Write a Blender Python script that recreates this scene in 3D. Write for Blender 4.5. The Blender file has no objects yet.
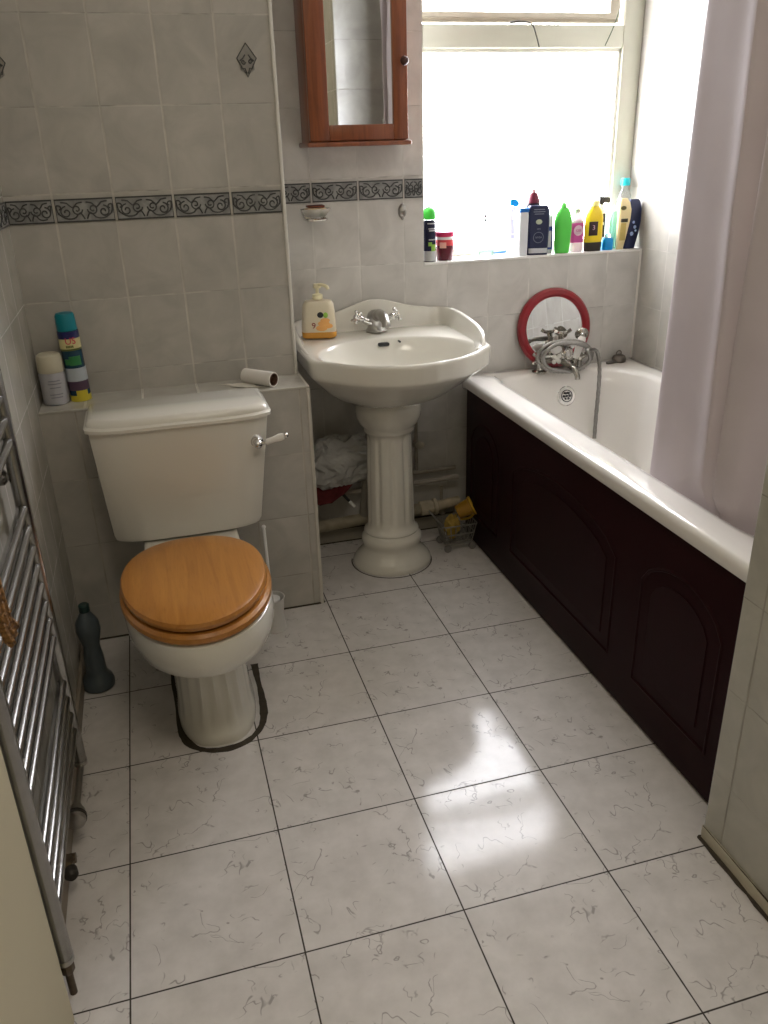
import bpy, bmesh, math, random
from mathutils import Vector, Matrix, Euler, noise as mnoise
random.seed(7)
sc = bpy.context.scene
C = sc.collection
pi = math.pi

# ------------------------------------------------------------------ camera
cam_d = bpy.data.cameras.new('camera'); cam = bpy.data.objects.new('camera', cam_d); C.objects.link(cam)
cam_d.sensor_fit = 'VERTICAL'; cam_d.sensor_height = 24.0; cam_d.lens = 823.18*24.0/1024.0
Rr = ((0.96143936, -0.27362449, -0.02764032), (-0.13559126, -0.38417722, -0.91324853), (0.23926838, 0.88178087, -0.4064642))
M = Matrix((( Rr[0][0], -Rr[1][0], -Rr[2][0]), (Rr[0][1], -Rr[1][1], -Rr[2][1]), (Rr[0][2], -Rr[1][2], -Rr[2][2]))).to_4x4()
M.translation = Vector((0.19065, -2.52655, 1.30437))
cam.matrix_world = M
cam_d.clip_start = 0.02
sc.camera = cam

# ------------------------------------------------------------------ world, light, exposure
w = bpy.data.worlds.new('sky'); sc.world = w; w.use_nodes = True
bg = w.node_tree.nodes['Background']; bg.inputs[0].default_value = (0.95, 0.95, 1.0, 1); bg.inputs[1].default_value = 21.0
sc.view_settings.view_transform = 'Standard'; sc.view_settings.look = 'None'
sc.view_settings.exposure = 0.22; sc.view_settings.gamma = 1.0; sc.view_settings.use_curve_mapping = False

def area(name, loc, rot, sx, sy, power, col, portal=False):
    l = bpy.data.lights.new(name, 'AREA'); l.shape = 'RECTANGLE'; l.size = sx; l.size_y = sy; l.energy = power; l.color = col
    if portal: l.cycles.is_portal = True
    o = bpy.data.objects.new(name, l); o.location = loc; o.rotation_euler = rot; C.objects.link(o); return o
area('window_portal', (1.48, 0.40, 1.55), (-pi/2, 0, 0), 0.80, 1.20, 1, (1, 1, 1), True)
area('room_fill', (0.45, -2.1, 2.36), (0, 0, 0), 0.5, 0.5, 6.5, (1.0, 0.89, 0.73))  # added warm fill to brighten the room, not a known lamp

# ------------------------------------------------------------------ node helper
class NT:
    def __init__(s, name):
        s.m = bpy.data.materials.new(name); s.m.use_nodes = True; s.t = s.m.node_tree
        s.b = s.t.nodes['Principled BSDF']; s.out = s.t.nodes['Material Output']
    def n(s, typ, **kw):
        nd = s.t.nodes.new(typ)
        for k, v in kw.items(): setattr(nd, k, v)
        return nd
    def inp(s, sock, v):
        if hasattr(v, 'is_output') or isinstance(v, bpy.types.NodeSocket): s.t.links.new(v, sock)
        elif isinstance(v, (tuple, list)) and len(v) == 3 and sock.type == 'RGBA': sock.default_value = (*v, 1)
        else: sock.default_value = v
    def math(s, op, a, b=0.0, c=0.0):
        nd = s.n('ShaderNodeMath', operation=op)
        s.inp(nd.inputs[0], a); s.inp(nd.inputs[1], b); s.inp(nd.inputs[2], c); return nd.outputs[0]
    def pos(s):
        g = s.n('ShaderNodeNewGeometry'); x = s.n('ShaderNodeSeparateXYZ'); s.t.links.new(g.outputs['Position'], x.inputs[0])
        return g.outputs['Position'], x.outputs[0], x.outputs[1], x.outputs[2]
    def comb(s, x, y, z):
        nd = s.n('ShaderNodeCombineXYZ'); s.inp(nd.inputs[0], x); s.inp(nd.inputs[1], y); s.inp(nd.inputs[2], z); return nd.outputs[0]
    def noise(s, vec=None, scale=5.0, detail=3.0, rough=0.5, dist=0.0):
        nd = s.n('ShaderNodeTexNoise'); s.inp(nd.inputs['Scale'], scale); s.inp(nd.inputs['Detail'], detail); s.inp(nd.inputs['Roughness'], rough); s.inp(nd.inputs['Distortion'], dist)
        if vec is not None: s.t.links.new(vec, nd.inputs['Vector'])
        return nd.outputs['Fac']
    def mix(s, f, a, b):
        nd = s.n('ShaderNodeMix', data_type='RGBA'); s.inp(nd.inputs[0], f); s.inp(nd.inputs[6], a); s.inp(nd.inputs[7], b); return nd.outputs[2]
    def ramp(s, v, lo, hi):
        nd = s.n('ShaderNodeMapRange'); nd.clamp = True
        s.inp(nd.inputs[0], v); nd.inputs[1].default_value = lo; nd.inputs[2].default_value = hi; return nd.outputs[0]
    def bump(s, h, strength=0.2, dist=0.002):
        nd = s.n('ShaderNodeBump'); nd.inputs['Strength'].default_value = strength; nd.inputs['Distance'].default_value = dist
        s.t.links.new(h, nd.inputs['Height']); s.t.links.new(nd.outputs[0], s.b.inputs['Normal'])
    def set(s, **kw):
        for k, v in kw.items(): s.inp(s.b.inputs[k.replace('_', ' ')], v)
        return s.m

def simple(name, col, rough=0.4, metal=0.0, var=0.12, scale=30.0, trans=0.0, coat=0.0, ior=1.45, sss=0.0, alpha=1.0, bump=0.0):
    t = NT(name); tc = t.n('ShaderNodeTexCoord').outputs['Object']
    f = t.noise(tc, scale, 4.0)
    a = tuple(max(0, c*(1-var)) for c in col); b = tuple(min(1, c*(1+var)) for c in col)
    t.set(Base_Color=t.mix(f, a, b), Roughness=rough, Metallic=metal, IOR=ior)
    t.b.inputs['Transmission Weight'].default_value = trans
    t.b.inputs['Coat Weight'].default_value = coat
    t.b.inputs['Alpha'].default_value = alpha
    if bump: t.bump(f, bump, 0.002)
    return t.m

TW = 0.1487                                   # wall tile width
def wall_tile(name, axis, u0, z0=1.147, zstep=0.1955, col=(0.47, 0.45, 0.41), grout=(0.57, 0.545, 0.48), band=True, hw=0.0016):
    t = NT(name); P, X, Y, Z = t.pos(); U = X if axis == 'X' else Y
    u = t.math('DIVIDE', t.math('SUBTRACT', U, u0), TW)
    v1 = t.math('DIVIDE', t.math('SUBTRACT', Z, z0), zstep)
    v2 = t.math('DIVIDE', t.math('SUBTRACT', Z, 1.215), 0.198)
    up = t.math('GREATER_THAN', Z, 1.18) if band else 0.0
    v = t.math('ADD', t.math('MULTIPLY', v1, t.math('SUBTRACT', 1.0, up)), t.math('MULTIPLY', v2, up))
    def edge(q, wd):
        f = t.math('FRACT', q); d = t.math('MINIMUM', f, t.math('SUBTRACT', 1.0, f)); return t.math('MULTIPLY', d, wd)
    wob = t.math('MULTIPLY', t.noise(P, 20.0, 2.0), 0.0012)
    du = edge(u, TW); dv = edge(v, zstep)
    gu = t.math('SUBTRACT', 1.0, t.ramp(t.math('SUBTRACT', du, wob), hw*0.6, hw*1.7))
    gv = t.math('SUBTRACT', 1.0, t.ramp(t.math('SUBTRACT', dv, wob), hw*0.2, hw*1.0))
    iu = t.math('FLOOR', u); iv = t.math('FLOOR', v)
    wn = t.n('ShaderNodeTexWhiteNoise'); t.t.links.new(t.comb(iu, iv, 3.0), wn.inputs['Vector'])
    off = t.n('ShaderNodeVectorMath', operation='ADD'); t.t.links.new(P, off.inputs[0]); t.t.links.new(wn.outputs['Color'], off.inputs[1])
    cl = t.noise(off.outputs[0], 9.0, 4.0, 0.55, 0.6)
    dark = tuple(c*0.86 for c in col); lite = tuple(min(1, c*1.10) for c in col)
    base = t.mix(t.ramp(cl, 0.3, 0.7), dark, lite)
    dirt = t.noise(P, 14.0, 3.0)
    gcol = t.mix(t.ramp(dirt, 0.35, 0.65), tuple(c*0.75 for c in grout), grout)
    hcol = t.mix(t.ramp(dirt, 0.4, 0.6), tuple(c*0.45 for c in grout), grout)
    c1 = t.mix(t.math('MULTIPLY', gv, 0.65), base, hcol)
    c2 = t.mix(gu, c1, gcol)
    g = t.math('MAXIMUM', gu, gv)
    wav = t.noise(P, 6.0, 2.0)
    h = t.math('SUBTRACT', t.math('MULTIPLY', wav, 0.5), t.math('MULTIPLY', g, 0.3))
    t.bump(h, 0.35, 0.004)
    return t.set(Base_Color=c2, Roughness=t.math('ADD', 0.20, t.math('MULTIPLY', g, 0.6)))

def floor_mat():
    t = NT('marbled_floor_tile'); P, X, Y, Z = t.pos()
    u = t.math('DIVIDE', X, 0.30); v = t.math('DIVIDE', Y, 0.30)
    def edge(q):
        f = t.math('FRACT', q); return t.math('MULTIPLY', t.math('MINIMUM', f, t.math('SUBTRACT', 1.0, f)), 0.30)
    wob = t.math('MULTIPLY', t.noise(P, 25.0, 2.0), 0.0008)
    d = t.math('SUBTRACT', t.math('MINIMUM', edge(u), edge(v)), wob)
    g = t.math('SUBTRACT', 1.0, t.ramp(d, 0.0006, 0.0016))
    fu = t.math('FRACT', u); fv = t.math('FRACT', v)
    wn = t.n('ShaderNodeTexWhiteNoise'); wn.noise_dimensions = '2D'; t.t.links.new(t.comb(t.math('FLOOR', u), t.math('FLOOR', v), 0.0), wn.inputs['Vector'])
    shift = t.math('MULTIPLY', t.math('FLOOR', t.math('MULTIPLY', wn.outputs['Value'], 4.0)), 3.7)
    q = t.comb(fu, fv, shift)
    def vein(scale, w, seed, mlo):
        sh = t.n('ShaderNodeVectorMath', operation='ADD'); t.t.links.new(q, sh.inputs[0]); sh.inputs[1].default_value = (seed, seed*1.7, 0)
        n = t.noise(sh.outputs[0], scale, 3.5, 0.55, 0.35)
        ln = t.math('SUBTRACT', 1.0, t.ramp(t.math('ABSOLUTE', t.math('SUBTRACT', n, 0.5)), w*0.3, w))
        m = t.ramp(t.noise(sh.outputs[0], 5.5, 2.0, 0.6), mlo, mlo+0.05)
        return t.math('MULTIPLY', ln, m)
    vv = t.math('MAXIMUM', t.math('MAXIMUM', vein(2.1, 0.0060, 0.0, 0.535), vein(2.4, 0.0070, 9.1, 0.54)), t.math('MULTIPLY', vein(3.2, 0.008, 5.3, 0.585), 0.8))
    cloud = t.noise(q, 5.0, 4.0, 0.6)
    base = t.mix(t.ramp(cloud, 0.3, 0.7), (0.555, 0.53, 0.505), (0.665, 0.635, 0.61))
    c = t.mix(t.math('MULTIPLY', vv, 0.70), base, (0.24, 0.22, 0.21))
    c = t.mix(g, c, (0.035, 0.028, 0.02))
    rip = t.noise(P, 130.0, 2.0)
    wide = t.noise(P, 9.0, 2.0)
    hh = t.math('ADD', t.math('MULTIPLY', rip, 0.10), t.math('SUBTRACT', t.math('MULTIPLY', wide, 1.2), t.math('MULTIPLY', g, 0.4)))
    t.bump(hh, 0.16, 0.003)
    t.b.inputs['Specular IOR Level'].default_value = 0.26
    return t.set(Base_Color=c, Roughness=t.math('ADD', 0.115, t.math('MULTIPLY', g, 0.6)))

def wood(name, a, b, rough=0.3, axis='Y', scale=1.0, coat=0.3):
    t = NT(name); tc = t.n('ShaderNodeTexCoord').outputs['Object']
    mp = t.n('ShaderNodeMapping'); t.t.links.new(tc, mp.inputs[0])
    mp.inputs['Scale'].default_value = {'X': (1.2, 14, 14), 'Y': (14, 1.2, 14), 'Z': (14, 14, 1.2)}[axis]
    f = t.noise(mp.outputs[0], 3.0*scale, 5.0, 0.6, 1.2)
    f2 = t.noise(mp.outputs[0], 22.0*scale, 2.0)
    c = t.mix(t.ramp(f, 0.3, 0.7), a, b)
    c = t.mix(t.math('MULTIPLY', t.ramp(f2, 0.55, 0.75), 0.25), c, tuple(x*0.6 for x in a))
    t.b.inputs['Coat Weight'].default_value = coat; t.b.inputs['Coat Roughness'].default_value = 0.12
    return t.set(Base_Color=c, Roughness=rough)

CER = simple('cream_ceramic', (0.75, 0.73, 0.66), 0.12, var=0.03, scale=6, coat=0.4)
CERW = simple('white_ceramic', (0.80, 0.78, 0.74), 0.10, var=0.02, scale=6, coat=0.5)
CHROME = simple('chrome', (0.72, 0.71, 0.69), 0.13, 1.0, var=0.08, scale=60)
CHROMED = simple('dull_chrome', (0.42, 0.41, 0.39), 0.28, 1.0, var=0.2, scale=60)
DARK = simple('dark_metal', (0.04, 0.035, 0.03), 0.5, 0.3, var=0.3)
BLACK = simple('black_plastic', (0.012, 0.012, 0.014), 0.35)
PWHITE = simple('white_plastic', (0.82, 0.82, 0.82), 0.3, var=0.03)
SEALT = simple('dirty_sealant', (0.045, 0.035, 0.022), 0.8, var=0.5, scale=60, bump=0.6)
TRIMW = simple('white_trim', (0.72, 0.70, 0.64), 0.4, var=0.08)
PAINT = simple('cream_paint', (0.46, 0.41, 0.28), 0.55, var=0.04, scale=4)
CEILP = simple('ceiling_paint', (0.72, 0.70, 0.64), 0.8, var=0.03)
FRAMEP = simple('window_paint', (0.66, 0.655, 0.56), 0.35, var=0.05, scale=8)
MIRROR = simple('mirror_glass', (0.86, 0.87, 0.87), 0.015, 1.0, var=0.01)
GLASS = NT('window_glass')
_g = GLASS; _tr = _g.n('ShaderNodeBsdfTransparent'); _gl = _g.n('ShaderNodeBsdfGlossy'); _gl.inputs['Roughness'].default_value = 0.05
_mx = _g.n('ShaderNodeMixShader'); _f = _g.ramp(_g.noise(None, 60.0, 2.0), 0, 20); _g.t.links.new(_f, _mx.inputs[0])
_g.t.links.new(_tr.outputs[0], _mx.inputs[1]); _g.t.links.new(_gl.outputs[0], _mx.inputs[2]); _g.t.links.new(_mx.outputs[0], _g.out.inputs[0]); GLASS = _g.m

# ------------------------------------------------------------------ mesh helpers
def nb(): return bmesh.new()
def box(bm, x0, x1, y0, y1, z0, z1, bev=0.0, seg=2, mi=0):
    r = bmesh.ops.create_cube(bm, size=1.0, matrix=Matrix.Translation(((x0+x1)/2, (y0+y1)/2, (z0+z1)/2)) @ Matrix.Diagonal((abs(x1-x0), abs(y1-y0), abs(z1-z0), 1)))
    vs = r['verts']; fs = {f for v in vs for f in v.link_faces}
    for f in fs: f.material_index = mi
    if bev > 0:
        es = list({e for v in vs for e in v.link_edges})
        bmesh.ops.bevel(bm, geom=es, offset=bev, segments=seg, affect='EDGES', profile=0.5)
    return bm
def rings(bm, rs, cap0=True, cap1=True, mi=0, closed=True):
    L = [[bm.verts.new(p) for p in r] for r in rs]; n = len(L[0])
    for a, b in zip(L[:-1], L[1:]):
        for i in range(n if closed else n-1):
            j = (i+1) % n
            try:
                f = bm.faces.new((a[i], a[j], b[j], b[i])); f.material_index = mi
            except ValueError: pass
    if cap0:
        f = bm.faces.new(L[0][::-1]); f.material_index = mi
    if cap1:
        f = bm.faces.new(L[-1]); f.material_index = mi
    return L
def lathe(bm, prof, seg=32, c=(0, 0, 0), axis=(0, 0, 1), cap0=True, cap1=True, mi=0, sx=1.0, sy=1.0, flute=None):
    q = Vector((0, 0, 1)).rotation_difference(Vector(axis).normalized()).to_matrix()
    rs = []
    for r, z in prof:
        ring = []
        for i in range(seg):
            a = 2*pi*i/seg; rr = r*(1+(flute(a, z) if flute else 0))
            ring.append(Vector(c) + q @ Vector((rr*math.cos(a)*sx, rr*math.sin(a)*sy, z)))
        rs.append(ring)
    return rings(bm, rs, cap0, cap1, mi)
def catmull(pts, k=8, closed=False):
    P = [Vector(p) for p in pts]; out = []; n = len(P)
    rng = range(n if closed else n-1)
    for i in rng:
        g = lambda j: P[j % n] if closed else P[max(0, min(n-1, j))]
        p0, p1, p2, p3 = g(i-1), g(i), g(i+1), g(i+2)
        for s in range(k):
            t = s/k; t2 = t*t; t3 = t2*t
            out.append(0.5*((2*p1)+(-p0+p2)*t+(2*p0-5*p1+4*p2-p3)*t2+(-p0+3*p1-3*p2+p3)*t3))
    if not closed: out.append(P[-1])
    return out
def tube(bm, pts, r, seg=10, closed=False, mi=0, cap=True, flat=1.0):
    P = [Vector(p) for p in pts]; n = len(P); rs = []
    up = None
    for i, p in enumerate(P):
        a = P[i-1] if (i > 0 or closed) else P[i]; b = P[(i+1) % n] if (i < n-1 or closed) else P[i]
        t = (b-a); t = t.normalized() if t.length > 1e-9 else Vector((0, 0, 1))
        if up is None: up = t.orthogonal().normalized()
        up = (up - t*up.dot(t)); up = up.normalized() if up.length > 1e-6 else t.orthogonal().normalized()
        s = t.cross(up); rad = r[i] if isinstance(r, (list, tuple)) else r
        rs.append([p + (up*math.cos(2*pi*k/seg)*flat + s*math.sin(2*pi*k/seg))*rad for k in range(seg)])
    if closed: rs.append(rs[0][:])
    rings(bm, rs, cap and not closed, cap and not closed, mi)
    if closed: bmesh.ops.remove_doubles(bm, verts=bm.verts, dist=1e-6)
    return bm
def cyl(bm, a, b, r, seg=20, r2=None, mi=0):
    a = Vector(a); b = Vector(b); d = b-a
    lathe(bm, [(r, 0), (r if r2 is None else r2, d.length)], seg, a, d, mi=mi); return bm
def ball(bm, c, r, sx=1, sy=1, sz=1, seg=16, mi=0):
    res = bmesh.ops.create_uvsphere(bm, u_segments=seg, v_segments=max(8, seg//2), radius=r, matrix=Matrix.Translation(c) @ Matrix.Diagonal((sx, sy, sz, 1)))
    for v in res['verts']:
        for f in v.link_faces: f.material_index = mi
    return bm
def rrect(cx, cy, hx, hy, r, z, n=8, hy2=None):
    hy2 = hy if hy2 is None else hy2
    out = []; r = min(r, hx-1e-4, min(hy, hy2)-1e-4)
    for (sx, sy, a0) in ((1, 1, 0), (-1, 1, pi/2), (-1, -1, pi), (1, -1, 1.5*pi)):
        H = hy2 if sy > 0 else hy
        for k in range(n+1):
            a = a0 + (pi/2)*k/n
            out.append(Vector((cx+sx*(hx-r)+r*math.cos(a), cy+sy*(H-r)+r*math.sin(a), z)))
    return out
def prism(bm, pts2, y0, y1, plane='XZ', mi=0, bev=0.0):
    f3 = {'XZ': lambda p, d: Vector((p[0], d, p[1])), 'YZ': lambda p, d: Vector((d, p[0], p[1])), 'XY': lambda p, d: Vector((p[0], p[1], d))}[plane]
    b2 = nb(); rings(b2, [[f3(p, y0) for p in pts2], [f3(p, y1) for p in pts2]], mi=mi)
    bmesh.ops.recalc_face_normals(b2, faces=b2.faces)
    if bev: bmesh.ops.bevel(b2, geom=[e for e in b2.edges if e.calc_face_angle(0) > 0.5], offset=bev, segments=2, affect='EDGES')
    me = bpy.data.meshes.new('t'); b2.to_mesh(me); b2.free(); bm.from_mesh(me); bpy.data.meshes.remove(me)
    return bm
def xf(bm, m): bmesh.ops.transform(bm, matrix=m, verts=bm.verts); return bm
def R(x=0, y=0, z=0): return Euler((x, y, z)).to_matrix().to_4x4()
def T(x, y, z): return Matrix.Translation((x, y, z))
def text_bm(txt, size, depth=0.0006, bend=None):
    cu = bpy.data.curves.new('t', 'FONT'); cu.body = txt; cu.size = size; cu.align_x = 'CENTER'; cu.align_y = 'CENTER'; cu.extrude = depth; cu.resolution_u = 3
    o = bpy.data.objects.new('t', cu); me = o.to_mesh(); bm = nb(); bm.from_mesh(me); o.to_mesh_clear(); bpy.data.objects.remove(o); bpy.data.curves.remove(cu)
    bmesh.ops.rotate(bm, cent=(0, 0, 0), matrix=Matrix.Rotation(pi/2, 3, 'X'), verts=bm.verts)     # faces -Y
    if bend:
        for v in bm.verts:
            a = v.co.x/bend; rr = bend - v.co.y
            v.co.x = rr*math.sin(a); v.co.y = -rr*math.cos(a)
    return bm
def bend_plate(bm, w, z0, z1, r, a0=0.0, mi=0, t=0.0008, seg=16, rz=None):
    """a label wrapped on a cylinder of radius r, facing -Y"""
    span = w/r; rr = r+t
    L = []
    for z in (z0, z1):
        L.append([Vector((rr*math.sin(a0+span*(k/seg-0.5)), -rr*math.cos(a0+span*(k/seg-0.5)), z)) for k in range(seg+1)])
        L.append([Vector(((r-0.001)*math.sin(a0+span*(k/seg-0.5)), -(r-0.001)*math.cos(a0+span*(k/seg-0.5)), z)) for k in range(seg+1)])
    A, A2, B, B2 = L
    loop = [A2, A, B, B2]
    rows = [[l[k] for l in loop] for k in range(seg+1)]
    rings(bm, rows, mi=mi)
    return bm
def smooth(me, ang=35):
    for p in me.polygons: p.use_smooth = True
    b = bmesh.new(); b.from_mesh(me)
    for e in b.edges:
        e.smooth = not (len(e.link_faces) == 2 and e.calc_face_angle(0) > math.radians(ang))
    b.to_mesh(me); b.free()

def obj(name, bm, mats, parent=None, sm=True, ang=35, root=None, fix=True):
    if root is not None: xf(bm, T(*(-Vector(root.location))))      # verts were given in room coordinates
    if fix: bmesh.ops.recalc_face_normals(bm, faces=bm.faces)
    me = bpy.data.meshes.new(name); bm.to_mesh(me); bm.free()
    for m in (mats if isinstance(mats, (list, tuple)) else [mats]): me.materials.append(m)
    if sm: smooth(me, ang)
    o = bpy.data.objects.new(name, me); C.objects.link(o)
    if parent is not None: o.parent = parent
    return o
def thing(name, label, cat, loc=(0, 0, 0), rot=(0, 0, 0), group=None):
    o = bpy.data.objects.new(name, None); C.objects.link(o); o.empty_display_size = 0.05
    o.location = loc; o.rotation_euler = rot; o['label'] = label; o['category'] = cat
    if group: o['group'] = group
    return o
def tag(o, label, cat, group=None):
    o['label'] = label; o['category'] = cat
    if group: o['group'] = group
    return o
def struct(name, bm, m, sm=False, label=None):
    o = obj(name, bm, m, None, sm); o['kind'] = 'structure'
    if label: o['label'] = label
    return o

# ================================================================== THE ROOM
XL, XR, YB, YU, YBX, ZL, XC = -0.125, 1.885, 0.144, -0.162, -0.306, 0.697, 0.577
YF, ZC, XP, YP = -2.95, 2.40, 1.125, -1.478
TX = wall_tile('back_wall_tiles', 'X', -0.0105)
TXr = wall_tile('window_wall_tiles', 'X', -0.03, col=(0.60, 0.58, 0.55), grout=(0.66, 0.64, 0.60))
TBX = wall_tile('boxing_tiles', 'X', 0.41, z0=0.697, zstep=0.1945, band=False, grout=(0.46, 0.43, 0.37))
TY = wall_tile('side_wall_tiles', 'Y', -0.162, grout=(0.52, 0.50, 0.455), hw=0.0010)
TYp = wall_tile('pillar_tiles', 'Y', -1.478-0.50, z0=0.172, zstep=0.1955, band=False, col=(0.46, 0.45, 0.40), grout=(0.38, 0.365, 0.32))
bm = nb(); box(bm, XL-0.1, XR+0.1, YF-0.1, YB+0.2, -0.1, 0.0); struct('floor', bm, floor_mat())
bm = nb(); box(bm, XL-0.1, XR+0.1, YF-0.1, YB+0.2, ZC, ZC+0.1); struct('ceiling', bm, CEILP)
bm = nb(); box(bm, XL-0.1, XL, YF, YB+0.2, 0, ZC); struct('wall_left', bm, wall_tile('left_wall_tiles', 'Y', -0.162, grout=(0.48, 0.46, 0.42), hw=0.0006, col=(0.45, 0.43, 0.385)))
bm = nb(); box(bm, XR, XR+0.1, YF, YB+0.2, 0, ZC); struct('wall_right', bm, TY)
bm = nb(); box(bm, XL-0.1, XR+0.1, YF-0.1, YF, 0, ZC); struct('wall_front', bm, PAINT)
# window wall with its opening
ZS, XW = 0.948, 1.077
bm = nb(); box(bm, XL, XR, YB, YB+0.2, 0, ZS-0.008); box(bm, XL, XW, YB, YB+0.2, ZS-0.008, ZC); box(bm, XW, XR, YB, YB+0.2, 2.05, ZC)
struct('wall_back', bm, TXr)
bm = nb(); box(bm, XL, XC, YU, YB, ZL, ZC)
struct('wall_back_left', bm, TX)
bm = nb(); box(bm, XL, 0.585, YBX, YB, 0, ZL-0.006)
struct('wall_boxing', bm, TBX)
t = wall_tile('ledge_tiles', 'X', -0.0105, z0=0.6, zstep=0.5, band=False, col=(0.50, 0.48, 0.43))
bm = nb(); box(bm, XL, 0.588, YBX-0.003, YU+0.001, ZL-0.006, ZL+0.001, 0.002); box(bm, XC+0.0005, 0.588, YU, YB, ZL-0.006, ZL+0.001, 0.0015)
struct('trim_1', bm, t, label='tiled ledge top of the low boxing behind the toilet')
# white corner strips
bm = nb(); box(bm, XC-0.004, XC+0.005, YU-0.005, YU+0.006, ZL, ZC, 0.002); struct('trim_2', bm, TRIMW, True)
bm = nb(); box(bm, 0.578, 0.589, YBX-0.0035, YBX+0.006, 0, ZL-0.006, 0.002); struct('trim_3', bm, simple('corner_strip', (0.56, 0.53, 0.47), 0.4))
bm = nb(); box(bm, XR-0.006, XR+0.001, YB-0.006, YB+0.001, 0.56, ZS, 0.002); struct('trim_4', bm, TRIMW, True)
# sill
bm = nb(); box(bm, XW, XR, YB-0.004, YB+0.2, ZS-0.008, ZS, 0.002); struct('trim_5', bm, simple('sill_paint', (0.80, 0.79, 0.77), 0.35, var=0.03), label='white tiled window sill')
# pillar on the right
bm = nb(); box(bm, XP, XR, YF, YP, 0, ZC, 0.004, 2); struct('wall_pillar', bm, TYp)
bm = nb(); box(bm, XP-0.006, XP, YF, YP-0.004, 0.004, 0.034, 0.002); box(bm, XP-0.001, XR, YP-0.002, YP+0.002, 0, 0.03)
struct('baseboard_right', bm, simple('skirting_tile', (0.50, 0.46, 0.36), 0.4, var=0.15, scale=20))
bm = nb()
pts = [(XP-0.005, YF+i*(YP-YF)/60, 0.003) for i in range(61)]
tube(bm, [(p[0]-0.002*random.random(), p[1], p[2]) for p in pts], [0.0035+0.003*random.random() for _ in pts], 6)
tube(bm, [(XP-0.004, YF+i*(YP-0.004-YF)/60, 0.034) for i in range(61)], [0.0008+0.0016*random.random()**2 for _ in pts], 5)
struct('trim_6', bm, SEALT, True, label='dirty gap under the right-hand skirting')
# cream painted return at the left, by the door
bm = nb(); box(bm, XL, -0.089, YF, -1.507, 0, ZC, 0.003); struct('wall_door_return', bm, PAINT)
# skirting / duct below the wash basin
bm = nb(); box(bm, 0.585, 1.185, 0.10, YB, 0, 0.052, 0.002); struct('baseboard_back', bm, simple('grubby_skirting', (0.28, 0.26, 0.22), 0.6, var=0.3, scale=12))
bm = nb(); tube(bm, [(0.60+0.02*i, 0.0995, 0.001) for i in range(30)], 0.003, 6); tube(bm, [(0.59+0.02*i, 0.101, 0.053) for i in range(30)], 0.0035, 6); struct('trim_7', bm, SEALT, True)
bm = nb(); tube(bm, [(-0.10+0.02*i, YBX-0.001, 0.001) for i in range(35)], [0.0035]*35, 6)
tube(bm, [(0.589, YBX+0.01*i, 0.002) for i in range(30)], 0.004, 6); struct('trim_8', bm, SEALT, True)
bm = nb(); box(bm, XL, XL+0.010, -1.50, YBX, 0, 0.05, 0.002); struct('baseboard_left', bm, simple('left_skirting', (0.26, 0.22, 0.17), 0.5, var=0.2))

# border tiles with scroll ornament + diamond motifs (raised glaze)
BOR = NT('border_tile'); _P = BOR.pos()[0]
BOR.set(Base_Color=BOR.mix(BOR.ramp(BOR.noise(_P, 45.0, 3.0), 0.35, 0.65), (0.23, 0.235, 0.23), (0.36, 0.36, 0.35)), Roughness=0.3); BOR = BOR.m
BORD = simple('border_glaze', (0.06, 0.062, 0.062), 0.35, var=0.4, scale=80)
def spiral(cx, cz, r0, turns, a0, sgn, n=16):
    return [(cx + r0*(1-0.8*i/n)*math.cos(a0+sgn*2*pi*turns*i/n), cz + r0*(1-0.8*i/n)*math.sin(a0+sgn*2*pi*turns*i/n)) for i in range(n+1)]
def border(bm, x0, x1, y, zb, zt, clip=None):
    g = 0.003; a, b = x0+g, x1-g
    box(bm, a, b, y-0.0022, y+0.001, zb, zt, mi=0)
    h = zt-zb; c = (zb+zt)/2; yy = y-0.0028
    for z in (zb+0.0016, zt-0.0016): box(bm, a, b, y-0.0036, y, z-0.0018, z+0.0018, mi=1)
    for z in (a+0.0012, b-0.0012): box(bm, z-0.0008, z+0.0008, y-0.0032, y, zb, zt, mi=1)
    m = (x0+x1)/2; W = x1-x0
    if W < 0.09:
        ms = [(m, 0.5)]
    else: ms = [(m, 1)]
    for mm, k in ms:
        for s in (-1, 1):
            sx = lambda d: mm + s*d*W
            P = [spiral(sx(0.13), c+0.002, h*0.24, 1.4, pi if s > 0 else 0, s), spiral(sx(0.31), c-0.004, h*0.26, 1.3, pi/2, -s), spiral(sx(0.42), c+0.006, h*0.2, 1.0, -pi/2, s),
                 [(sx(0.02), c-h*0.38), (sx(0.08), c-h*0.1), (sx(0.16), c-h*0.3), (sx(0.24), c-h*0.36), (sx(0.34), c-h*0.32), (sx(0.45), c-h*0.1)],
                 [(sx(0.03), c+h*0.34), (sx(0.12), c+h*0.3), (sx(0.2), c+h*0.12), (sx(0.28), c+h*0.32), (sx(0.38), c+h*0.36), (sx(0.46), c+h*0.2)]]
            for q in P:
                q3 = [Vector((p[0], yy, p[1])) for p in q if x0+0.006 < p[0] < x1-0.006 and zb+0.004 < p[1] < zt-0.004]
                if len(q3) > 2: tube(bm, catmull(q3, 2), 0.0019, 5, mi=1)
    return bm
bm = nb()
edges = [XL, -0.0105, 0.1382, 0.2869, 0.4356, XC-0.004]
for a, b in zip(edges[:-1], edges[1:]): border(bm, a, b, YU, 1.147, 1.203)
struct('trim_9', bm, [BOR, BORD], True, label='dark scroll border tiles above the toilet')
bm = nb()
edges = [XC+0.005, 0.7135, 0.8622, 1.0109, XW]
for a, b in zip(edges[:-1], edges[1:]): border(bm, a, b, YB, 1.150, 1.206)
struct('trim_10', bm, [BOR, BORD], True, label='dark scroll border tiles above the wash basin')
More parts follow.
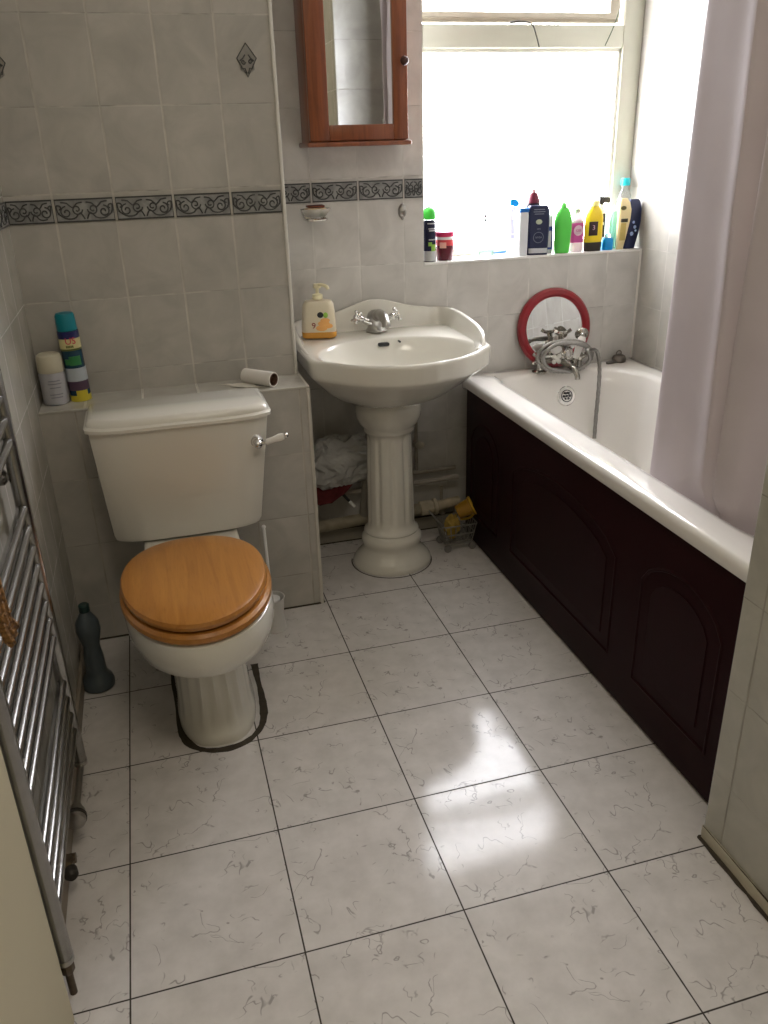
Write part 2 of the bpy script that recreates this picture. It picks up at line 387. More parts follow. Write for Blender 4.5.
bm = nb(); border(bm, -0.45, -0.162, YU, 1.147, 1.203); xf(bm, T(XL, -0.162, 0) @ R(0, 0, pi/2) @ T(0.162, 0.162, 0)); struct('trim_11', bm, [BOR, BORD], True)
def diamond(bm, cx, cz, y):
    w_, h_ = 0.026, 0.038
    o = [(cx, cz+h_), (cx+w_*0.95, cz+0.004), (cx+w_*0.7, cz-0.012), (cx+w_*0.72, cz-0.022), (cx+0.006, cz-h_+0.008), (cx, cz-h_), (cx-0.006, cz-h_+0.008), (cx-w_*0.72, cz-0.022), (cx-w_*0.7, cz-0.012), (cx-w_*0.95, cz+0.004)]
    prism(bm, o[::-1], y-0.0014, y+0.001, mi=0)
    tube(bm, [(p[0], y-0.0018, p[1]) for p in (o[0], o[1], o[5], o[9])], 0.0016, 5, closed=True, mi=1)
    for s in (-1, 1):
        for q in (spiral(cx+s*0.009, cz-0.004, 0.006, 1.2, 0, s), [(cx+s*0.004, cz+0.012), (cx+s*0.010, cz+0.004), (cx+s*0.018, cz-0.002)], [(cx+s*0.015, cz-0.012), (cx+s*0.014, cz-0.02), (cx+s*0.006, cz-0.018), (cx+s*0.002, cz-0.03)]):
            tube(bm, [(p[0], y-0.0018, p[1]) for p in q], 0.0017, 5, mi=1)
BOR2 = simple('motif_glaze', (0.27, 0.26, 0.24), 0.35, var=0.2, scale=60)
for n, (cx, cz, y) in enumerate([(0.509, 1.511, YU), (-0.085, 1.503, YU)]):
    bm = nb(); diamond(bm, cx, cz, y); struct('trim_%d' % (12+n), bm, [BOR2, BORD], True, label='grey diamond ornament on a wall tile')
# sealant rings cut in the floor
def ring_strip(pts, w0, z=0.0006, jit=0.003):
    bm = nb(); n = len(pts); rs = []
    for i, p in enumerate(pts):
        a = Vector(pts[max(0, i-1)]); b = Vector(pts[min(n-1, i+1)]); d = (b-a).normalized(); nrm = Vector((-d.y, d.x))
        k0 = w0*(1+jit*60*math.sin(i*0.45)+jit*random.uniform(-40, 40)); p = Vector(p)
        rs.append([Vector((*(p+nrm*k0*0.5), -0.001)), Vector((*(p+nrm*k0*0.5), z)), Vector((*(p-nrm*k0*0.5), z)), Vector((*(p-nrm*k0*0.5), -0.001))])
    rings(bm, rs); return bm
foot = [(0.118, -0.54), (0.119, -0.62), (0.120, -0.72), (0.124, -0.81), (0.140, -0.865), (0.175, -0.898), (0.225, -0.909), (0.275, -0.895), (0.312, -0.855), (0.328, -0.80), (0.333, -0.72), (0.333, -0.64), (0.334, -0.575)]
fp = [(p.x, p.y) for p in catmull([(a, b, 0) for a, b in foot], 5)]
struct('trim_14', ring_strip(fp, 0.017), SEALT, label='dark rough cut-out ring in the floor around the toilet foot')
bm = nb(); 
rp = [(0.874+0.137*math.cos(a), -0.090+0.137*math.sin(a)) for a in [pi+2*pi*k/48 - 0.35 for k in range(36)]]
struct('trim_15', ring_strip(rp, 0.004, jit=0.0), SEALT, label='thin dark ring in the floor around the basin pedestal')

# ------------------------------------------------------------------ window
yf0, yf1 = 0.256, 0.306
bm = nb()
box(bm, XW, 1.116, yf0, yf1, ZS, 2.05, 0.004); box(bm, 1.815, XR, yf0, yf1, ZS, 2.05, 0.004)
box(bm, 1.116, 1.815, yf0+0.004, yf1, ZS, 0.966, 0.004); box(bm, 1.116, 1.815, yf0+0.001, yf1, 1.578, 1.645, 0.005); box(bm, 1.116, 1.815, yf0, yf1, 2.0, 2.05, 0.004)
wf = struct('window_1', bm, FRAMEP, True)
bm = nb()
for x0, x1, z0, z1 in ((1.116, 1.815, 0.966, 1.578),):
    for a, b, c, d in ((x0, x0+0.004, z0, z1), (x1-0.012, x1, z0, z1), (x0, x1, z0, z0+0.012), (x0, x1, z1-0.012, z1)):
        box(bm, a, b, yf0+0.008, yf0+0.02, c, d, 0.003)
obj('glazing_bead', bm, simple('bead_paint', (0.80, 0.79, 0.70), 0.35, var=0.03), wf)
bm = nb(); box(bm, 1.116, 1.815, yf0+0.022, yf0+0.026, 0.966, 1.578); obj('pane', bm, GLASS, wf, False)
# opening top sash (hopper), its bottom rail resting a little above the transom
SASH = simple('sash_wood', (0.46, 0.40, 0.31), 0.6, var=0.25, scale=25)
bm = nb(); box(bm, 1.117, 1.80, yf0+0.012, yf0+0.046, 1.652, 1.664, 0.002, mi=1); box(bm, 1.117, 1.80, yf0+0.010, yf0+0.050, 1.664, 1.680, 0.003)
box(bm, 1.765, 1.80, yf0+0.012, yf0+0.05, 1.66, 1.99, 0.003); box(bm, 1.1165, 1.122, yf0+0.012, yf0+0.05, 1.66, 1.99, 0.003); box(bm, 1.117, 1.80, yf0+0.012, yf0+0.05, 1.96, 1.99, 0.003)
obj('top_sash', bm, [simple('sash_paint', (0.66, 0.60, 0.50), 0.5, var=0.12, scale=20), SASH], wf)
bm = nb(); box(bm, 1.122, 1.765, yf0+0.026, yf0+0.030, 1.68, 1.96); obj('top_pane', bm, GLASS, wf, False)

# ================================================================== BATH
bt = thing('bathtub', 'white bathtub with rounded rim behind the dark panel', 'bathtub', (1.53, -0.67, 0))
bx0, bx1, by0, by1 = 1.178, XR-0.002, YP+0.003, YB-0.002
cx, cy, hx, hy = (bx0+bx1)/2, (by0+by1)/2, (bx1-bx0)/2, (by1-by0)/2
BATH = simple('bath_enamel', (0.80, 0.775, 0.735), 0.12, var=0.02, scale=4, coat=0.4)
blend0 = lambda A, B, f: [a.lerp(b, f) for a, b in zip(A, B)]
n = 12; icx, icy, ihx, ihy = 1.537, -0.685, 0.268, 0.735
def orr(g, z):          # outer outline: the back corner beside the basin is cut off in a wide curve
    out = []
    for (sx, sy, a0, r) in ((1, 1, 0, 0.014), (-1, 1, pi/2, 0.12), (-1, -1, pi, 0.014), (1, -1, 1.5*pi, 0.014)):
        for k in range(n+1):
            a = a0 + (pi/2)*k/n; q = max(r-g, 0.002)
            out.append(Vector((cx+sx*(hx-r)+q*math.cos(a), cy+sy*(hy-r)+q*math.sin(a), z)))
    return out
L = [orr(0.004, 0.520), orr(0.0, 0.524), orr(0.0, 0.545), orr(0.003, 0.556), orr(0.010, 0.560), blend0(orr(0.02, 0.5605), rrect(icx, icy, ihx+0.022, ihy+0.022, 0.17, 0.560, n), 0.35),
     rrect(icx, icy, ihx+0.022, ihy+0.022, 0.17, 0.560, n), rrect(icx, icy, ihx+0.006, ihy+0.006, 0.165, 0.557, n), rrect(icx, icy, ihx-0.004, ihy-0.006, 0.16, 0.545, n),
     rrect(icx, icy, ihx-0.014, ihy-0.02, 0.155, 0.50, n), rrect(icx, icy-0.00, ihx-0.035, ihy-0.045, 0.14, 0.36, n), rrect(icx, icy+0.0, ihx-0.055, ihy-0.075, 0.13, 0.23, n),
     rrect(icx, icy+0.01, ihx-0.085, ihy-0.11, 0.11, 0.18, n), rrect(icx, icy+0.01, ihx-0.13, ihy-0.17, 0.09, 0.165, n), rrect(icx, icy+0.01, 0.02, 0.3, 0.018, 0.158, n)]
for ri, ring in enumerate(L[:9]):        # the rolled front edge stands a little proud
    for v in ring: v.z += 0.026*max(0.0, min(1.0, (1.31-v.x)/0.035))*max(0.0, min(1.0, (0.10-v.y)/0.08))
bm = nb(); rings(bm, L, cap0=False, cap1=True)
# outside of the shell so that it is not paper thin
L2 = [L[0], rrect(icx, icy, ihx+0.01, ihy, 0.16, 0.50, n), rrect(icx, icy, ihx-0.03, ihy-0.05, 0.13, 0.22, n), rrect(icx, icy, ihx-0.1, ihy-0.14, 0.1, 0.145, n)]
rings(bm, L2, cap0=False, cap1=True); bmesh.ops.remove_doubles(bm, verts=bm.verts, dist=1e-5)
obj('tub', bm, BATH, bt, root=bt, ang=60)
bm = nb(); lathe(bm, [(0.0, 0), (0.020, 0.002), (0.032, 0.001), (0.036, -0.003), (0.036, -0.008)][::-1], 32, (1.565, 0.0235, 0.478), (0, -1, 0.25), cap0=False, cap1=False)
ov = obj('overflow_cover', bm, CHROME, bt, root=bt)
bm = nb()
for k in range(6):
    a = 2*pi*k/6; d = Vector((0.0115*math.cos(a), 0, 0.0115*math.sin(a))); ball(bm, Vector((1.565, 0.0205, 0.478))+d, 0.0048, 1, 0.5, 1.0, 10)
lathe(bm, [(0.019, 0), (0.022, 0.001), (0.019, 0.0015)], 24, (1.565, 0.0222, 0.478), (0, -1, 0.25), cap0=False, cap1=False)
ball(bm, Vector((1.565, 0.0205, 0.478)), 0.004, 1, 0.5, 1, 10)
obj('overflow_hole', bm, BLACK, ov, root=bt)
bm = nb(); lathe(bm, [(0.03, 0), (0.03, 0.002), (0.022, 0.003), (0.02, 0.001)], 24, (1.55, -0.10, 0.1585)); obj('waste_ring', bm, CHROME, bt, root=bt)
bm = nb(); 
for y in (-0.1, -1.2):
    bm = nb(); box(bm, 1.24, 1.80, y-0.02, y+0.02, 0.125, 0.146); cf = obj('cradle_bar', bm, CHROMED, bt, root=bt)
    for x in (1.26, 1.78): bm = nb(); cyl(bm, (x, y, 0.0), (x, y, 0.13), 0.02, 12); obj('foot', bm, CHROMED, cf, root=bt)

PANEL = simple('mahogany_panel', (0.019, 0.0038, 0.0052), 0.5, var=0.2, scale=8, coat=0.0); PANEL.node_tree.nodes['Principled BSDF'].inputs['Specular IOR Level'].default_value = 0.12
bm = nb(); box(bm, 1.187, 1.200, by0+0.004, 0.022, 0.008, 0.5445, 0.002); bp = obj('side_panel', bm, PANEL, bt, root=bt); bp['label'] = 'dark mahogany side panel with raised arched mouldings'
for y0, y1 in ((-1.375, -1.090), (-0.975, -0.375), (-0.26, -0.03)):
    W = y1-y0; pts = []
    zb, zs_, zt = 0.115, 0.385, 0.457
    for k in range(6): pts.append((y0+W*k/6, zb))
    for k in range(5): pts.append((y1, zb+(zs_-zb)*k/5))
    for k in range(13):
        a = k/12; pts.append((y1-W*a, zs_+(zt-zs_)*(math.sin(pi*a)**0.6 if 0 < a < 1 else 0)))
    for k in range(1, 5): pts.append((y0, zs_-(zs_-zb)*k/5))
    bm = nb(); tube(bm, [(1.1885, p[0], p[1]) for p in pts], 0.0050, 8, closed=True)
    m2, z2 = (y0+y1)/2, (zb+zt)/2
    q = [(m2+(p[0]-m2)*(1-0.055/W*1.4), z2+(p[1]-z2)*0.80) for p in pts]
    prism(bm, q, 1.1845, 1.19, 'YZ', bev=0.0020)
    obj('arched_moulding', bm, PANEL, bp, root=bt)

# ================================================================== TOILET
to = thing('toilet', 'cream close-coupled toilet with wooden lid beside the towel rail', 'toilet', (0.222, -0.70, 0))
def egg(cx, cy, hx, hf, hb, z, n=64, pf=2.0, pb=2.25, fl=None):
    out = []
    for i in range(n):
        a = 2*pi*i/n; c, s = math.cos(a), math.sin(a)
        p = pf if s < 0 else pb
        x = (abs(c)**(2/p))*(1 if c >= 0 else -1); y = (abs(s)**(2/p))*(1 if s >= 0 else -1)
        k = 1+(fl(a) if fl else 0)
        out.append(Vector((cx+hx*x*k, cy+(hb if s >= 0 else hf)*y*k, z)))
    return out
fl = lambda amp: (lambda a: amp*(math.cos(20*a)-1)*0.5 if math.sin(a) < 0.5 else 0)
fx, fy = 0.217, -0.70
sec = [egg(fx, fy, 0.098, 0.192, 0.19, 0.0, pf=2.6), egg(fx, fy, 0.098, 0.192, 0.19, 0.012, pf=2.6), egg(fx, fy, 0.096, 0.184, 0.185, 0.022, pf=2.6),
       egg(fx-0.001, fy, 0.094, 0.174, 0.18, 0.036, pf=2.5, fl=fl(0.02)), egg(fx-0.002, fy, 0.093, 0.164, 0.18, 0.06, pf=2.4, fl=fl(0.05)), egg(fx-0.004, fy, 0.090, 0.155, 0.18, 0.15, pf=2.3, fl=fl(0.055)),
       egg(fx-0.005, fy, 0.088, 0.155, 0.18, 0.205, pf=2.2, fl=fl(0.045)), egg(fx-0.006, fy-0.005, 0.092, 0.168, 0.18, 0.228, pf=2.2, fl=fl(0.01)), egg(fx-0.006, -0.73, 0.110, 0.200, 0.17, 0.246), egg(0.212, -0.76, 0.142, 0.232, 0.18, 0.268),
       egg(0.210, -0.79, 0.162, 0.244, 0.20, 0.295), egg(0.209, -0.80, 0.168, 0.250, 0.205, 0.330), egg(0.208, -0.80, 0.169, 0.251, 0.20, 0.362), egg(0.208, -0.80, 0.166, 0.248, 0.198, 0.376), egg(0.208, -0.80, 0.158, 0.240, 0.19, 0.380),
       egg(0.208, -0.80, 0.125, 0.195, 0.15, 0.378), egg(0.208, -0.80, 0.115, 0.18, 0.14, 0.37), egg(0.208, -0.79, 0.10, 0.15, 0.13, 0.30), egg(0.21, -0.78, 0.05, 0.08, 0.06, 0.22)]
bm = nb(); rings(bm, sec)
# rear platform joining bowl and cistern
rings(bm, [rrect(0.215, -0.52, 0.085, 0.13, 0.03, 0.02, 5), rrect(0.215, -0.52, 0.09, 0.13, 0.03, 0.24, 5), rrect(0.213, -0.51, 0.118, 0.14, 0.03, 0.33, 5), rrect(0.213, -0.505, 0.122, 0.14, 0.025, 0.366, 5), rrect(0.213, -0.505, 0.115, 0.133, 0.022, 0.372, 5)])
obj('bowl', bm, CER, to, root=to, ang=50)
PINE = wood('seat_pine', (0.37, 0.145, 0.024), (0.49, 0.215, 0.043), 0.28, 'Y', 0.8)
bm = nb()
sr = [egg(0.206, -0.80, 0.166, 0.244, 0.185, 0.382), egg(0.206, -0.80, 0.171, 0.249, 0.188, 0.388), egg(0.206, -0.80, 0.170, 0.248, 0.188, 0.398), egg(0.206, -0.80, 0.163, 0.241, 0.182, 0.4035), egg(0.206, -0.80, 0.115, 0.18, 0.14, 0.4035), egg(0.206, -0.80, 0.112, 0.176, 0.136, 0.382)]
rings(bm, sr+[sr[0]], False, False); bmesh.ops.remove_doubles(bm, verts=bm.verts, dist=1e-6)
obj('seat', bm, PINE, to, root=to)
bm = nb()
rings(bm, [egg(0.204, -0.793, 0.155, 0.237, 0.182, 0.4055), egg(0.204, -0.793, 0.163, 0.244, 0.188, 0.411), egg(0.204, -0.793, 0.164, 0.245, 0.189, 0.419), egg(0.204, -0.793, 0.160, 0.241, 0.185, 0.426), egg(0.204, -0.793, 0.150, 0.231, 0.175, 0.4295), egg(0.204, -0.793, 0.10, 0.16, 0.14, 0.4305)])
obj('lid', bm, PINE, to, root=to)
for s in (-1, 1):
    bm = nb(); cyl(bm, (0.206+s*0.075, -0.598, 0.370), (0.206+s*0.075, -0.598, 0.402), 0.011); cyl(bm, (0.206+s*0.075-0.02, -0.600, 0.402), (0.206+s*0.075+0.02, -0.600, 0.402), 0.007)
    obj('hinge', bm, CHROME, to, root=to)
cc = 0.2225
def chr_rect(cx, hx, y0, y1, z, r=0.04, ch=0.07):    # rear corners square, front corners chamfered
    m = (y0+y1)/2
    d = 0.020; P = [(cx+hx, y1), (cx-hx, y1), (cx-hx, y0+r+d*0.3), (cx-hx+0.004, y0+r*0.5+d*0.5), (cx-hx+0.016, y0+d), (cx-hx+ch*0.6, y0+d*0.42), (cx-hx+ch, y0+0.003), (cx-hx+ch+0.02, y0), (cx, y0-0.001), (cx+hx-ch-0.02, y0), (cx+hx-ch, y0+0.003), (cx+hx-ch*0.6, y0+d*0.42), (cx+hx-0.016, y0+d), (cx+hx-0.004, y0+r*0.5+d*0.5), (cx+hx, y0+r+d*0.3)]
    return [Vector((a, b, z)) for a, b in P]
bm = nb()
rings(bm, [chr_rect(cc-0.012, 0.176, -0.482, -0.345, 0.373), chr_rect(cc-0.012, 0.190, -0.492, -0.338, 0.379), chr_rect(cc-0.010, 0.196, -0.498, -0.332, 0.395), chr_rect(cc, 0.224, -0.512, -0.325, 0.682)])
bmesh.ops.bevel(bm, geom=[e for e in bm.edges if e.calc_face_angle(0) > 0.9 and abs(e.verts[0].co.z-e.verts[1].co.z) > 0.1], offset=0.008, segments=2, affect='EDGES')
ci = obj('cistern', bm, CER, to, root=to, ang=28)
bm = nb()
def lidr(g, z): return chr_rect(cc, 0.2305-g, -0.521+g, -0.322-g*0.3, z-0.006)
rings(bm, [lidr(0.004, 0.688), lidr(0.0, 0.690), lidr(0.0, 0.698), lidr(0.003, 0.701), lidr(0.006, 0.703), lidr(0.008, 0.711), lidr(0.014, 0.718), lidr(0.024, 0.7205)])
obj('cistern_lid', bm, CER, to, root=to, ang=40)
bm = nb(); lathe(bm, [(0.0165, 0), (0.017, 0.004), (0.012, 0.008), (0.009, 0.016), (0.0115, 0.020), (0.0115, 0.028), (0.006, 0.033)], 24, (0.407, -0.496, 0.620), (0, -1, 0)); ball(bm, (0.407, -0.524, 0.6185), 0.0115, seg=16)
fh = obj('flush_handle', bm, CHROME, to, root=to)
bm = nb(); lathe(bm, [(0.005, 0), (0.0085, 0.004), (0.0085, 0.02), (0.0105, 0.040), (0.0085, 0.050)], 16, (0.426, -0.526, 0.622), (0.97, -0.12, 0.27)); obj('ceramic_grip', bm, CERW, fh, root=to)
bm = nb(); cyl(bm, (0.412, -0.524, 0.619), (0.428, -0.526, 0.6225), 0.005, 12); obj('lever_neck', bm, CHROME, fh, root=to)
bm = nb(); ball(bm, (0.478, -0.532, 0.6365), 0.0075, seg=12); obj('lever_tip', bm, CHROME, fh, root=to)

# ================================================================== WASH BASIN + PEDESTAL
SX, SY = 0.884, -0.205
ba = thing('wash_basin', 'cream shell-shaped wash basin on a fluted pedestal', 'wash basin', (0.87, -0.09, 0))
half = [(0.0, -0.410), (0.055, -0.404), (0.105, -0.388), (0.15, -0.366), (0.19, -0.336), (0.222, -0.303), (0.243, -0.280), (0.262, -0.262), (0.274, -0.245), (0.278, -0.215), (0.278, -0.14), (0.277, -0.05), (0.277, 0.06), (0.275, 0.138), (0.18, 0.1425), (0.09, 0.1425), (0.0, 0.1425)]
out2 = [(SX+a, b) for a, b in half] + [(SX-a, b) for a, b in half[-2:0:-1]]
NS = 120
def ray(poly, ang):
    c = Vector((SX, SY)); d = Vector((math.cos(ang), math.sin(ang))); best = None
    for i in range(len(poly)):
        a = Vector(poly[i]); b = Vector(poly[(i+1) % len(poly)]); e = b-a; den = d.x*e.y-d.y*e.x
        if abs(den) < 1e-12: continue
        q = a-c; t = (q.x*e.y-q.y*e.x)/den; u = (q.x*d.y-q.y*d.x)/den
        if t > 0 and -1e-6 <= u <= 1+1e-6 and (best is None or t < best): best = t
    return best
outr = [ray(out2, 2*pi*i/NS) for i in range(NS)]
def oring(k, z, dk=0.0, lim=None):
    res = []
    for i in range(NS):
        a = 2*pi*i/NS; r = outr[i]*k-dk; res.append(Vector((SX+r*math.cos(a), min(SY+r*math.sin(a)+ (0), 0.1425), z)))
    return res
def ering(a_, b_, z, cy=SY, cx=SX): return [Vector((cx+a_*math.cos(2*pi*i/NS), cy+b_*math.sin(2*pi*i/NS), z)) for i in range(NS)]
def blend(A, B, f): return [a.lerp(b, f) for a, b in zip(A, B)]
ped_top = ering(0.085, 0.075, 0.565, -0.085, 0.876)
o_low = oring(1.0, 0.698)
rs = [ering(0.05, 0.05, 0.56, -0.085, 0.876), ped_top]
for f, z in ((0.25, 0.578), (0.5, 0.605), (0.72, 0.640), (0.88, 0.672)):
    q = blend(ped_top, oring(0.985, z), f)
    for v in q: v.z = z
    rs.append(q)
rs += [oring(0.975, 0.692), oring(0.99, 0.697), oring(0.992, 0.705), oring(0.999, 0.738), oring(1.0, 0.745), oring(1.0, 0.750, 0.003), oring(1.0, 0.7525, 0.009)]
deck = oring(1.0, 0.7525, 0.009)
EY = -0.199
e0 = ering(0.246, 0.196, 0.7485, EY)
rs += [blend(deck, e0, 0.5), e0, ering(0.241, 0.192, 0.746, EY), ering(0.235, 0.186, 0.738, EY), ering(0.224, 0.176, 0.715, EY), ering(0.20, 0.154, 0.675, EY), ering(0.155, 0.116, 0.638, -0.195), ering(0.09, 0.07, 0.618, -0.19), ering(0.025, 0.025, 0.612, -0.185)]
bm = nb(); rings(bm, rs)
# upstand: raised back wall that sweeps forward along both sides
def upst(side_pts):
    path = side_pts; rsx = []
    for i, (x, y, zt, th) in enumerate(path):
        a = Vector(path[max(0, i-1)][:2]); b = Vector(path[min(len(path)-1, i+1)][:2]); d = (b-a).normalized(); nn = Vector((-d.y, d.x))
        p = Vector((x, y)); z0 = 0.742; h = zt-z0
        prof = [(-th/2-0.004, z0), (-th/2, z0+h*0.45), (-th/2+0.001, zt-0.004), (-th/4, zt-0.0008), (0, zt), (th/4, zt-0.0008), (th/2-0.001, zt-0.004), (th/2, z0+h*0.45), (th/2+0.010, z0+0.010*min(1, h/0.03)), (th/2+0.016, z0)]
        rsx.append([Vector((*(p+nn*u), z)) for u, z in prof])
    return rsx
xr_, xl_ = SX+0.268, SX-0.268
zt = lambda x: 0.800 + 0.007*max(0, min(1, (x-0.66)/0.4)) + 0.042*math.exp(-((x-0.895)/0.115)**2)
right = [(xr_-0.030, -0.262, 0.752, 0.010), (xr_-0.018, -0.240, 0.770, 0.014), (xr_-0.007, -0.205, 0.784, 0.017), (xr_, -0.15, 0.793, 0.018), (xr_, -0.09, 0.801, 0.018), (xr_, -0.03, 0.806, 0.018), (xr_, 0.03, 0.808, 0.018), (xr_-0.002, 0.075, 0.808, 0.018), (xr_-0.012, 0.105, 0.808, 0.018), (xr_-0.032, 0.125, 0.808, 0.018), (xr_-0.06, 0.131, 0.807, 0.018)]
left = [(xl_, -0.17, 0.7535, 0.010), (xl_, -0.09, 0.757, 0.013), (xl_, -0.03, 0.765, 0.016), (xl_, 0.03, 0.778, 0.018), (xl_+0.002, 0.075, 0.788, 0.018), (xl_+0.010, 0.105, 0.794, 0.018), (xl_+0.028, 0.125, 0.798, 0.018), (xl_+0.055, 0.131, 0.80, 0.018)]
xs = [xr_-0.06-(xr_-xl_-0.115)*k/24 for k in range(1, 24)]
def zback(x):
    z = zt(x)
    return z
mid = [(x, 0.131, max(zback(x), 0.80), 0.018) for x in xs]
path = right+mid+left[::-1]
path4 = catmull([(p[0], p[1], p[2]) for p in path], 3)
ths = [p[3] for p in path]
path = [(p.x, min(p.y, 0.1325), p.z, ths[min(len(ths)-1, i//3)]) for i, p in enumerate(path4)]
rings(bm, upst(path))
obj('basin', bm, CER, ba, root=ba, ang=50)
bm = nb(); prism(bm, [(0.886+sg*0.013+0.0055*math.cos(a), 0.729+0.0055*math.sin(a)) for sg, aa in ((1, -pi/2), (-1, pi/2)) for a in [aa+pi*k/8 for k in range(9)]], -0.026, -0.006)
obj('overflow_slot', bm, BLACK, ba, root=ba)
bm = nb(); cyl(bm, (0.937, -0.032, 0.735), (0.937, -0.010, 0.735), 0.0035, 10); obj('chain_hole', bm, BLACK, ba, root=ba)
bm = nb(); lathe(bm, [(0.022, 0), (0.022, 0.003), (0.014, 0.004), (0.012, 0.001)], 24, (SX, -0.185, 0.612)); obj('plug_ring', bm, CHROME, ba, root=ba)
PR = [(0.134, 0), (0.135, 0.006), (0.132, 0.016), (0.121, 0.032), (0.108, 0.046), (0.099, 0.060), (0.098, 0.070), (0.101, 0.078), (0.103, 0.090), (0.101, 0.102), (0.094, 0.110), (0.090, 0.116), (0.093, 0.121), (0.090, 0.128), (0.082, 0.134), (0.079, 0.150), (0.078, 0.20), (0.076, 0.30), (0.0735, 0.40), (0.072, 0.452), (0.0725, 0.462), (0.080, 0.468), (0.084, 0.474), (0.082, 0.481), (0.086, 0.487), (0.097, 0.500), (0.105, 0.520), (0.107, 0.540), (0.104, 0.556), (0.095, 0.568), (0.06, 0.575)]
def pf(a, z):
    if 0.145 < z < 0.46:
        k = (a/(2*pi)*10+0.25) % 1.0; d = abs(k-0.5)*2
        f = min(1, (z-0.145)/0.02, (0.46-z)/0.02)
        return -0.075*f*(1 if d < 0.45 else max(0, 1-(d-0.45)/0.12))*(0.5+0.5*math.cos(pi*min(1, d/0.57)))
    return 0
PRf = []
for (r0, z0), (r1, z1) in zip(PR[:-1], PR[1:]):
    m = 6 if z1-z0 > 0.03 else 1
    for k in range(m): PRf.append((r0+(r1-r0)*k/m, z0+(z1-z0)*k/m))
PRf.append(PR[-1])
bm = nb(); lathe(bm, PRf, 144, (0.876, -0.090, 0.0005), flute=pf, sy=0.93)
obj('pedestal', bm, CER, ba, root=ba, ang=50)

# mixer tap on the basin
def cross_handle(bm, c, ax, r=0.016, rr=0.0042, mi=0):
    ax = Vector(ax).normalized(); u = ax.orthogonal().normalized(); v = ax.cross(u); c = Vector(c)
    cyl(bm, c-ax*0.008, c+ax*0.006, 0.0075, 14, mi=mi)
    for d in (u, -u, v, -v):
        cyl(bm, c, c+d*r, rr*0.72, 8, mi=mi); ball(bm, c+d*r, rr*1.15, seg=10, mi=mi)
tp = thing('basin_mixer_tap', 'chrome cross-head mixer tap on the wash basin', 'tap', (0.888, 0.072, 0.7535)); tp.scale = (1.12, 1.12, 1.05)
bm = nb(); lathe(bm, [(0.030, 0), (0.031, 0.004), (0.026, 0.010), (0.023, 0.022), (0.024, 0.034), (0.026, 0.044), (0.022, 0.056), (0.012, 0.064), (0.003, 0.066)], 32)
tube(bm, catmull([(0, 0, 0.040), (0, -0.035, 0.056), (0, -0.075, 0.060), (0, -0.105, 0.046), (0, -0.112, 0.034)], 6), [0.017]*8+[0.014]*8+[0.012]*9, 16)
tb = obj('tap_body', bm, CHROMED, tp)
for s in (-1, 1):
    bm = nb(); a = Vector((s*0.012, -0.004, 0.026)); d = Vector((s*0.9, -0.12, 0.42)).normalized()
    lathe(bm, [(0.012, 0), (0.0125, 0.018), (0.010, 0.022), (0.009, 0.032), (0.0115, 0.036), (0.0115, 0.044), (0.008, 0.048)], 18, a, d)
    cross_handle(bm, a+d*0.054, d, 0.020, 0.0052); obj('cross_handle', bm, CHROME, tp)

# ================================================================== MIRROR CABINET
CAB = wood('cabinet_wood', (0.17, 0.045, 0.016), (0.30, 0.085, 0.028), 0.35, 'Z', 1.0)
X0, X1, YC0 = 0.695, 0.988, 0.012
ca = thing('mirror_cabinet', 'brown wooden wall cabinet with a tall mirror door', 'cabinet', (0.84, 0.144, 1.31))
bm = nb(); box(bm, X0, X1, YC0+0.018, YB, 1.318, 1.99, 0.002); obj('body', bm, CAB, ca, root=ca)
bm = nb(); box(bm, X0-0.010, X1+0.010, YC0-0.008, YB, 1.305, 1.318, 0.005, 3); obj('base_ledge', bm, CAB, ca, root=ca)
bm = nb(); box(bm, X0-0.010, X1+0.010, YC0-0.008, YB, 1.99, 2.005, 0.005, 3); obj('cornice', bm, CAB, ca, root=ca)
bm = nb(); mx0, mx1, mz0, mz1 = 0.752, 0.944, 1.362, 1.94
for a, b, c, d in ((X0, mx0, 1.320, 1.985), (mx1, X1, 1.320, 1.985), (mx0, mx1, 1.320, mz0), (mx0, mx1, mz1, 1.985)): box(bm, a, b, YC0-0.002, YC0+0.018, c, d, 0.003)
dr = obj('door', bm, CAB, ca, root=ca)
bm = nb(); box(bm, mx0-0.002, mx1+0.002, YC0+0.006, YC0+0.010, mz0-0.002, mz1+0.002); obj('mirror_panel', bm, MIRROR, dr, False, root=ca)
bm = nb(); lathe(bm, [(0.006, 0), (0.006, 0.008), (0.0115, 0.012), (0.0125, 0.018), (0.009, 0.024), (0.003, 0.026)], 20, (0.974, YC0-0.002, 1.522), (0, -1, 0)); obj('knob', bm, wood('knob_wood', (0.04, 0.015, 0.01), (0.07, 0.02, 0.012), 0.6, coat=0.0), dr, root=ca)

# ================================================================== SOAP DISH, HOOK
sd = thing('soap_dish', 'small chrome wall soap dish holding soap, below the cabinet', 'soap dish', (0.715, 0.144, 1.105))
bm = nb(); box(bm, -0.030, 0.030, -0.012, 0.0, -0.006, 0.012, 0.004)
tube(bm, catmull([(-0.028, -0.012, 0.0), (-0.034, -0.05, 0.0), (-0.02, -0.082, 0.0), (0.02, -0.082, 0.0), (0.034, -0.05, 0.0), (0.028, -0.012, 0.0)], 6), 0.004, 10)
obj('holder', bm, CHROME, sd)
bm = nb(); lathe(bm, [(0.018, 0.004), (0.030, 0.007), (0.042, 0.020), (0.047, 0.030), (0.044, 0.030), (0.038, 0.020), (0.028, 0.012), (0.001, 0.011)], 32, (0, -0.048, 0.0), sy=0.8)
obj('dish', bm, simple('clear_dish', (0.75, 0.74, 0.70), 0.1, trans=0.6), sd)
